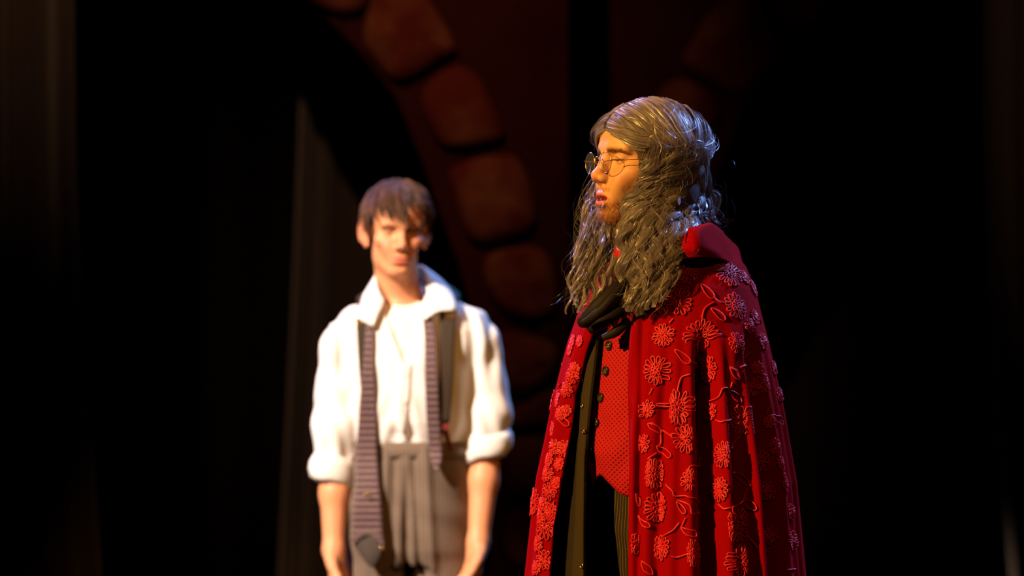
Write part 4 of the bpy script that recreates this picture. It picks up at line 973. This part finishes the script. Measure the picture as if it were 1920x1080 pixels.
cloak.data.materials.append(M['lining']); solidify(cloak, 0.004, -1); md = cloak.modifiers[0]; md.material_offset = 1; md.material_offset_rim = 0
cl_bvh = BVHTree.FromPolygons([tuple(q) for q in CV.reshape(-1, 3).tolist()], cf.tolist())
ctrC = np.array((0.31, 0.03))
def surf(px, py):
    o_ = Vector((0, CAM_Y, CAM_Z)); d = (Vector(P(px, py, 0.0))-o_).normalized(); h = cl_bvh.ray_cast(o_, d)
    if h[0] is None: return None
    n_ = np.array(h[1]); p = np.array(h[0])
    if n_[:2] @ (p[:2]-ctrC) < 0: n_ = -n_
    return p, n_
def conform(pts, lift):
    out = []
    for p in pts:
        h = cl_bvh.find_nearest(Vector(p)); q = np.array(h[0]); n_ = np.array(h[1])
        if n_[:2] @ (q[:2]-ctrC) < 0: n_ = -n_
        out.append(q+n_*lift)
    return np.array(out)
def frame_of(n_):
    t = np.cross((0, 0, 1.0), n_); t /= np.linalg.norm(t)+1e-9; return t, np.cross(n_, t)
def petal(a, r0, r1, w_, n=14):
    th = np.arange(n)/n*2*np.pi; x = r0+(r1-r0)*(0.5-0.5*np.cos(th)); y = w_*np.sin(th)*(0.35+0.65*(x-r0)/(r1-r0))
    return np.stack([x*math.cos(a)-y*math.sin(a), x*math.sin(a)+y*math.cos(a)], 1)
def flower(c, n_, rad, k):
    t, b = frame_of(n_); P_ = []; ph = random.uniform(0, 6)
    for i in range(k):
        a = ph+2*math.pi*i/k+random.uniform(-0.09, 0.09); r1 = rad*random.uniform(0.86, 1.04)
        P_.append((petal(a, rad*0.40, r1, min(rad*2.3/k, rad*0.20)*random.uniform(0.8, 1.1)), 0.0024))
    k2 = 5 if k < 12 else 7
    for i in range(k2):
        a = ph+2*math.pi*i/k2+random.uniform(-0.3, 0.3); P_.append((petal(a, rad*0.08, rad*random.uniform(0.36, 0.46), rad*0.12), 0.0038))
    pts = []
    for q, l in P_: pts.append(conform(c+q[:, :1]*t+q[:, 1:]*b+n_*0.004, l))
    pts = np.array(pts); v, f = tubes(pts, np.full(pts.shape[:2], 0.0017), 4, True)
    return mesh_np('embroidered_flower', v, f, M['ribbon'], cloak)
FL = [(1288, 512, 22), (1365, 511, 30), (1344, 478, 18), (1272, 567, 25), (1379, 575, 25), (1313, 628, 31), (1244, 630, 21), (1381, 644, 20), (1231, 695, 26), (1330, 692, 23),
      (1269, 764, 31), (1288, 823, 26), (1408, 728, 18), (1434, 719, 18), (1389, 789, 27), (1334, 772, 16), (1357, 852, 24), (1422, 864, 22), (1224, 889, 28), (1294, 899, 20), (1235, 952, 27),
      (1351, 917, 22), (1379, 984, 31), (1438, 921, 17), (1473, 907, 18), (1442, 1005, 16), (1483, 1015, 18), (1241, 1027, 22), (1300, 1038, 25), (1390, 1052, 27), (1192, 1020, 20), (1214, 768, 16), (1207, 832, 17),
      (1455, 838, 15), (1461, 740, 13), (1430, 640, 15), (1412, 540, 16), (1072, 705, 15), (1059, 842, 16), (1023, 986, 25), (1021, 1050, 19), (1031, 921, 17), (1029, 862, 12), (1047, 750, 14), (1070, 655, 12), (1415, 595, 14), (1036, 805, 13), (1443, 790, 12), (1062, 730, 14), (1078, 690, 11), (1052, 775, 13), (1040, 838, 14), (1026, 888, 15), (1045, 905, 12), (1018, 945, 13), (1035, 958, 14), (1008, 1020, 14), (1012, 968, 11), (1050, 870, 12), (1062, 770, 11), (1005, 1065, 13), (1075, 640, 12), (1088, 640, 10), (1465, 870, 13), (1482, 960, 14), (1450, 690, 12), (1420, 690, 12), (1395, 520, 14), (1405, 610, 14)]
done = []
for px, py, r_ in FL:
    h = surf(px, py)
    if h is None: continue
    flower(h[0], h[1], r_/920*1.08, 16 if r_ > 26 else (13 if r_ > 20 else 10)); done.append(h[0])
# the same embroidery carries on round the back and below
NB = 0
for _ in range(900):
    i = random.randrange(25, CV.shape[0]-35); j = random.randrange(10, NTC-10); p = CV[i, j]
    if NB > 46: break
    vis = p[1] < 0.03 and p[2] > 0.86
    if vis or any(np.linalg.norm(p-q) < 0.085 for q in done): continue
    h = cl_bvh.find_nearest(Vector(p)); n_ = np.array(h[1]); n_ = n_ if n_[:2] @ (p[:2]-ctrC) > 0 else -n_
    flower(p, n_, random.uniform(0.020, 0.032), random.choice((10, 13, 15))); done.append(p); NB += 1
TEN = [[(1294, 702), (1278, 708), (1271, 729), (1272, 735)], [(1369, 690), (1382, 696), (1386, 711)], [(1373, 717), (1369, 727), (1355, 729), (1347, 745), (1329, 753)], [(1343, 788), (1353, 791), (1373, 786)],
       [(1221, 792), (1241, 806), (1261, 818)], [(1239, 814), (1239, 831), (1231, 839)], [(1231, 849), (1215, 861)], [(1388, 816), (1378, 827), (1371, 841)], [(1314, 857), (1312, 873), (1294, 875), (1288, 888)],
       [(1249, 908), (1261, 921), (1265, 930), (1287, 930), (1308, 943)], [(1269, 937), (1293, 947), (1297, 963), (1311, 956)], [(1286, 971), (1278, 989)], [(1274, 980), (1261, 995), (1243, 1006)], [(1258, 1043), (1269, 1045), (1295, 1037)],
       [(1347, 945), (1360, 954), (1389, 943), (1402, 917)], [(1406, 908), (1428, 928)], [(1406, 1010), (1419, 1026), (1439, 1036)], [(1338, 558), (1352, 567), (1372, 567)], [(1338, 567), (1322, 578), (1316, 597)], [(1291, 678), (1308, 689)],
       [(1408, 583), (1420, 596), (1427, 605)], [(1262, 598), (1255, 606)], [(1224, 728), (1218, 740)], [(1472, 1069), (1491, 1067)], [(1410, 660), (1398, 668), (1388, 690)], [(1446, 760), (1436, 776)], [(1052, 720), (1044, 735)], [(1040, 940), (1030, 955)]]
LEAF = [((1288, 704), (1312, 729)), ((1365, 731), (1390, 755)), ((1216, 794), (1239, 812)), ((1231, 837), (1259, 857)), ((1443, 780), (1467, 794)), ((1269, 941), (1286, 963)), ((1278, 989), (1304, 1006)), ((1374, 886), (1404, 908)), ((1393, 934), (1419, 956)),
        ((1423, 1041), (1447, 1049)), ((1469, 943), (1491, 960)), ((1191, 926), (1202, 950)), ((1197, 967), (1217, 989)), ((1313, 533), (1338, 560)), ((1333, 578), (1359, 601)), ((1266, 656), (1294, 681)), ((1045, 780), (1068, 798)), ((1036, 890), (1052, 898)), ((1369, 688), (1384, 712)), ((1205, 1052), (1222, 1078))]
for path in TEN:
    hs = [surf(*q) for q in path]
    if any(h is None for h in hs): continue
    p = catmull([h[0] for h in hs], 8*len(hs)); p = conform(p+np.array([0, -0.002, 0]), 0.0022)[None]
    v, f = tubes(p, np.full(p.shape[:2], 0.0021), 4); mesh_np('embroidered_stem', v, f, M['ribbon'], cloak)
for a, b in LEAF:
    h0, h1 = surf(*a), surf(*b)
    if h0 is None or h1 is None or np.linalg.norm(h0[0]-h1[0]) > 0.06: continue
    n_ = h0[1]+h1[1]; n_ /= np.linalg.norm(n_); d = h1[0]-h0[0]; L = np.linalg.norm(d); d /= L; s_ = np.cross(n_, d)
    q = petal(0, 0, L, L*0.24, 18); p = conform(h0[0]+q[:, :1]*d+q[:, 1:]*s_, 0.0024)[None]
    v, f = tubes(p, np.full(p.shape[:2], 0.0017), 4, True); mesh_np('embroidered_leaf', v, f, M['ribbon'], cloak)

# --- hood lying round the back of the neck: outer red roll with dark lining
hood_path = [(1272, 470, -0.14), (1305, 462, -0.17), (1345, 466, -0.12), (1376, 482, -0.02), (1388, 488, 0.09), (1350, 470, 0.20), (1280, 455, 0.23), (1215, 452, 0.18)]
top_path = [(1268, 436, -0.12), (1300, 428, -0.14), (1338, 424, -0.09), (1362, 446, 0.00), (1376, 460, 0.09), (1345, 440, 0.17), (1280, 425, 0.20), (1220, 425, 0.15)]
in_path = [(1268, 452, -0.08), (1298, 436, -0.09), (1325, 428, -0.05), (1345, 440, 0.01), (1350, 452, 0.08), (1325, 440, 0.13), (1275, 430, 0.15), (1228, 432, 0.11)]
low_path = [(1276, 486, -0.13), (1312, 482, -0.16), (1352, 486, -0.115), (1384, 502, -0.02), (1397, 512, 0.09), (1355, 500, 0.20), (1280, 490, 0.235), (1210, 480, 0.18)]
rws = [[P(*q) for q in pth] for pth in (low_path, hood_path, top_path, in_path)]
a_ = [catmull(r_, 60) for r_ in rws]; dn_ = np.stack([catmull(np.stack([x[j] for x in a_]), 18) for j in range(60)], 0)
tt_ = np.linspace(0, 1, 60)
dn_ += (0.0035*np.sin(tt_*31)[:, None, None]*np.sin(np.linspace(0, 9, 18))[None, :, None])*np.array((0.3, -0.7, 0.5))
hood = solidify(mesh_np('hood', dn_.reshape(-1, 3), grid_faces(60, 18), M['velvet'], cloak), 0.005, 0)
lin = [[P(a, b, c) for a, b, c in in_path], [P(a-8, b+16, c*0.9) for a, b, c in in_path], [P(a-14, b+40, c*0.85) for a, b, c in in_path]]
a_ = [catmull(r_, 40) for r_ in lin]; dl = np.stack([catmull(np.stack([x[j] for x in a_]), 10) for j in range(40)], 0)
solidify(mesh_np('hood_lining', dl.reshape(-1, 3), grid_faces(40, 10), M['lining'], cloak, label='dark hood lining'), 0.003, 0)

# --- long wavy grey hair
HC, HR = np.array((0, 0.012, 0.028)), np.array((0.094, 0.112, 0.088))
capW = Field([axis((hx-0.16, hx+0.17, 0.004)), axis((hy-0.15, hy+0.16, 0.004)), axis((hz-0.20, hz+0.17, 0.004))])
capW.add(ell(HC, HR, frW))
capW.add(ell((0, 0.035, -0.06), (0.092, 0.085, 0.11), frW), 0.03)
capW.add(ell((0, -0.115, -0.055), (0.102, 0.092, 0.120), frW), 0.008, 's')
v, f = capW.mesh(); hairW = mesh_np('hair', v, f, M['hair_core'], pW, col=np.tile((0.07, 0.05, 0.045), (len(v), 1)), label='long wavy grey hair parted in the middle')
MS = 60
def guide(s, side, end, hang, beta=0.0, lift=0.0):
    """s: 0 front of the parting .. 1 back; side +1 near, -1 far; end/hang: world targets"""
    th = R(-71+135*s); r0 = np.array((0, math.sin(th), math.cos(th)))
    e = np.array((side*math.cos(beta), math.sin(beta), -0.10)); e /= np.linalg.norm(e); cp = []
    for al in (2, 25, 48, 70, 92):
        a = R(al); d = math.cos(a)*r0+math.sin(a)*e; d /= np.linalg.norm(d)
        cp.append(frW.w(HC+d*HR*(1.02+lift*math.sin(a))))
    return catmull(cp+list(hang)+[end], MS)
CORE = []
def lock(g, n, rad, seed, wave=1.0, thin=1.0, tone=1.0):
    r = np.random.default_rng(seed); out = []; sup = np.random.default_rng(5000+seed//6)
    dense = catmull(g[::3], 200)
    seg = np.linalg.norm(np.diff(dense, axis=0), axis=1); Ld = np.concatenate([[0], np.cumsum(seg)])
    q = np.linspace(0, 1, MS); q = q-0.16*np.sin(2*np.pi*np.minimum(q/0.999, 1))*0.0; L = Ld[-1]*(0.35*q**0.8*0+1)*(q**0.85)
    g = np.stack([np.interp(L, Ld, dense[:, k]) for k in range(3)], 1)
    amp = wave*0.0105*sm(L, 0.10, 0.24); wl = sup.uniform(0.062, 0.080); ph = sup.uniform(0, 6.28)+r.uniform(-0.35, 0.35); ph2 = ph+r.uniform(1.2, 1.9)
    tan = np.gradient(g, axis=0); tan /= np.linalg.norm(tan, axis=1, keepdims=True)+1e-9
    rad_dir = g-(frW.w((0, 0.02, 0))*np.array((1, 1, 0))+np.array((0, 0, 1))*g[:, 2:3]); rad_dir[:, 2] *= 0.0
    rad_dir /= np.linalg.norm(rad_dir, axis=1, keepdims=True)+1e-9
    sd = np.cross(tan, rad_dir); sd /= np.linalg.norm(sd, axis=1, keepdims=True)+1e-9
    zp = 2*np.pi*(1.9-g[:, 2])/wl
    base = g+amp[:, None]*(np.sin(zp+ph)[:, None]*sd+0.6*np.sin(zp+ph2)[:, None]*rad_dir)
    tcol = np.array((0.265, 0.215, 0.22))*tone*r.uniform(0.6, 1.25); lt = L/L[-1]
    env = (0.6+0.4*sm(lt, 0, 0.25))*(1-0.7*sm(lt, 0.70, 1.0))
    for i in range(n):
        a, k_ = r.uniform(0, 6.28), math.sqrt(r.uniform(0, 1))
        j = 0.0005*np.sin(2*np.pi*L/r.uniform(0.08, 0.2)+r.uniform(0, 6.28))
        tw = a+0.8*np.sin(2*np.pi*L/0.26+ph); p = base+rad*env[:, None]*k_*(np.cos(tw)[:, None]*sd*1.35+0.45*np.sin(tw)[:, None]*rad_dir)+j[:, None]*sd
        fi = r.normal(0, 0.45)+0.9*math.sin(a)*k_
        out.append((p, 0.00040*thin*r.uniform(0.6, 1.3), tcol*r.uniform(0.6, 1.35)*np.array((1, r.uniform(0.93, 1.02), r.uniform(0.84, 1.06))), sd*math.cos(fi)+rad_dir*math.sin(fi)))
    if n > 5: CORE.append((base, rad*0.80*env*(1-0.85*sm(lt, 0.78, 1.0)), tcol*0.42, sd, rad_dir))
    return out
H = []
# near side, from the face backwards: (end px, end py, end Y) per parting position
sN = [0.0, 0.08, 0.16, 0.25, 0.35, 0.45, 0.55, 0.65, 0.75, 0.85, 1.0]
eX = [1176, 1186, 1196, 1208, 1222, 1240, 1262, 1282, 1296, 1315, 1335]
eYp = [600, 618, 628, 630, 625, 605, 560, 500, 462, 445, 430]
eYd = [-0.155, -0.165, -0.175, -0.18, -0.185, -0.185, -0.18, -0.165, -0.13, -0.06, 0.02]
hX = [1180, 1187, 1194, 1204, 1218, 1234, 1252, 1270, 1288, 1312, 1338]
NL = 104
for i in range(NL):
    s = (i+rng.uniform(0, 1))/NL; s = s**1.05; lay = rng.uniform(-0.16, 0.06)
    ex, ey, eyd, hxx = (float(np.interp(s, sN, q)) for q in (eX, eYp, eYd, hX))
    if i % 6 == 2: sx, sy = rng.normal(0, 8), abs(rng.normal(0, 14)); 
    if i < 2: sx, sy = 0, 0
    ex += sx+rng.normal(0, 5); ey -= sy+abs(rng.normal(0, 8))
    if rng.uniform() < 0.12: ey -= rng.uniform(20, 90)
    md = eyd*0.8
    hang = [P(hxx+rng.normal(0, 4), 380+rng.normal(0, 3), min(-0.085, md*0.74)+0.02*s), P((hxx*0.6+ex*0.4)+rng.normal(0, 6), 380+(ey-380)*0.5, md)]
    beta = float(np.interp(s, (0, 0.15, 0.5, 1), (R(-32), R(-18), R(10), R(40))))
    if s > 0.8: hang = [P(hxx+rng.normal(0, 4), 372, md*0.7)]
    H += lock(guide(s, 1, P(ex, ey, eyd+rng.uniform(-0.012, 0.015)), hang, beta, lay), 54, rng.uniform(0.009, 0.015), 100+i, rng.uniform(0.7, 1.35))
# far side: seen past the face and falling on the chest
eX2 = [1092, 1080, 1076, 1092, 1112, 1132, 1150, 1240, 1290, 1330, 1350]; eY2 = [570, 605, 622, 612, 598, 575, 540, 470, 450, 440, 430]
eD2 = [-0.09, -0.09, -0.09, -0.10, -0.11, -0.11, -0.10, 0.07, 0.10, 0.10, 0.08]; hX2 = [1112, 1109, 1108, 1116, 1130, 1142, 1155, 1230, 1285, 1325, 1342]
for i in range(84):
    s = ((i+rng.uniform(0, 1))/84)**1.5; lay = rng.uniform(-0.12, 0.06)
    ex, ey, eyd, hxx = (float(np.interp(s, sN, q)) for q in (eX2, eY2, eD2, hX2)); ex += rng.normal(0, 8); ey -= abs(rng.normal(0, 18))
    hang = [P(hxx+rng.normal(0, 4), 395, 0.040-0.06*s), P((hxx+ex)/2+rng.normal(0, 5)-4, 385+(ey-385)*0.5, eyd*0.7)]
    if s > 0.6: hang = [P(hxx+rng.normal(0, 4), 375, 0.10)]
    beta = float(np.interp(s, (0, 0.15, 0.5, 1), (R(-30), R(-16), R(10), R(40))))
    H += lock(guide(s, -1, P(ex, ey, eyd+rng.uniform(-0.01, 0.02)), hang, beta, lay), 38, rng.uniform(0.008, 0.014), 400+i, rng.uniform(0.7, 1.3))
# fly-aways
for i in range(340):
    s = rng.uniform(0, 1)**(1 if i < 170 else 2.5); side = 1 if rng.uniform() < 0.3 else -1; T_ = (eX, eYp, eYd, hX) if side > 0 else (eX2, eY2, eD2, hX2)
    ex, ey, eyd, hxx = (float(np.interp(s, sN, q)) for q in T_)
    hang = [P(hxx+rng.normal(0, 14), 385+rng.normal(0, 30), eyd*0.6), P((hxx+ex)/2+rng.normal(0, 14), 385+(ey-385)*0.5, eyd)]
    H += lock(guide(s, side, P(ex+rng.normal(0, 24), ey+rng.normal(-10, 20), eyd), hang, rng.uniform(-0.5, 0.5), rng.uniform(0.05, 0.24)), 1, 0.002, 900+i, rng.uniform(0.8, 1.8), 0.4)
hp = np.array([h[0] for h in H]); hr = np.array([h[1] for h in H])[:, None]*(1-0.7*np.linspace(0, 1, MS)**5)[None]; hw = np.array([h[3] for h in H])
hv = np.stack([hp-hr[..., None]*hw, hp+hr[..., None]*hw], 2).reshape(-1, 3)
b_, i_ = np.meshgrid(np.arange(len(H))*MS*2, np.arange(MS-1)*2, indexing='ij'); b_ = (b_+i_).ravel()
mesh_np('hair_strands', hv, np.stack([b_, b_+1, b_+3, b_+2], -1), M['hair_grey'], hairW, col=np.repeat(np.array([h[2] for h in H]), MS*2, 0))['kind'] = 'stuff'
K_ = 10; an = np.arange(K_)*2*np.pi/K_; CP_ = np.array([c[0] for c in CORE]); CR_ = np.array([c[1] for c in CORE]); CS_ = np.array([c[3] for c in CORE]); CN_ = np.array([c[4] for c in CORE])
v = CP_[:, :, None, :]+CR_[:, :, None, None]*(1.25*np.cos(an)[None, None, :, None]*CS_[:, :, None, :]+0.38*np.sin(an)[None, None, :, None]*CN_[:, :, None, :])
v = v.reshape(-1, 3); gf = grid_faces(MS, K_, True); f = np.concatenate([gf+q*MS*K_ for q in range(len(CORE))])
mesh_np('hair_locks', v, f, M['hair_core'], hairW, col=np.concatenate([np.tile(c[2], (MS*K_, 1)) for c in CORE]))['kind'] = 'stuff'
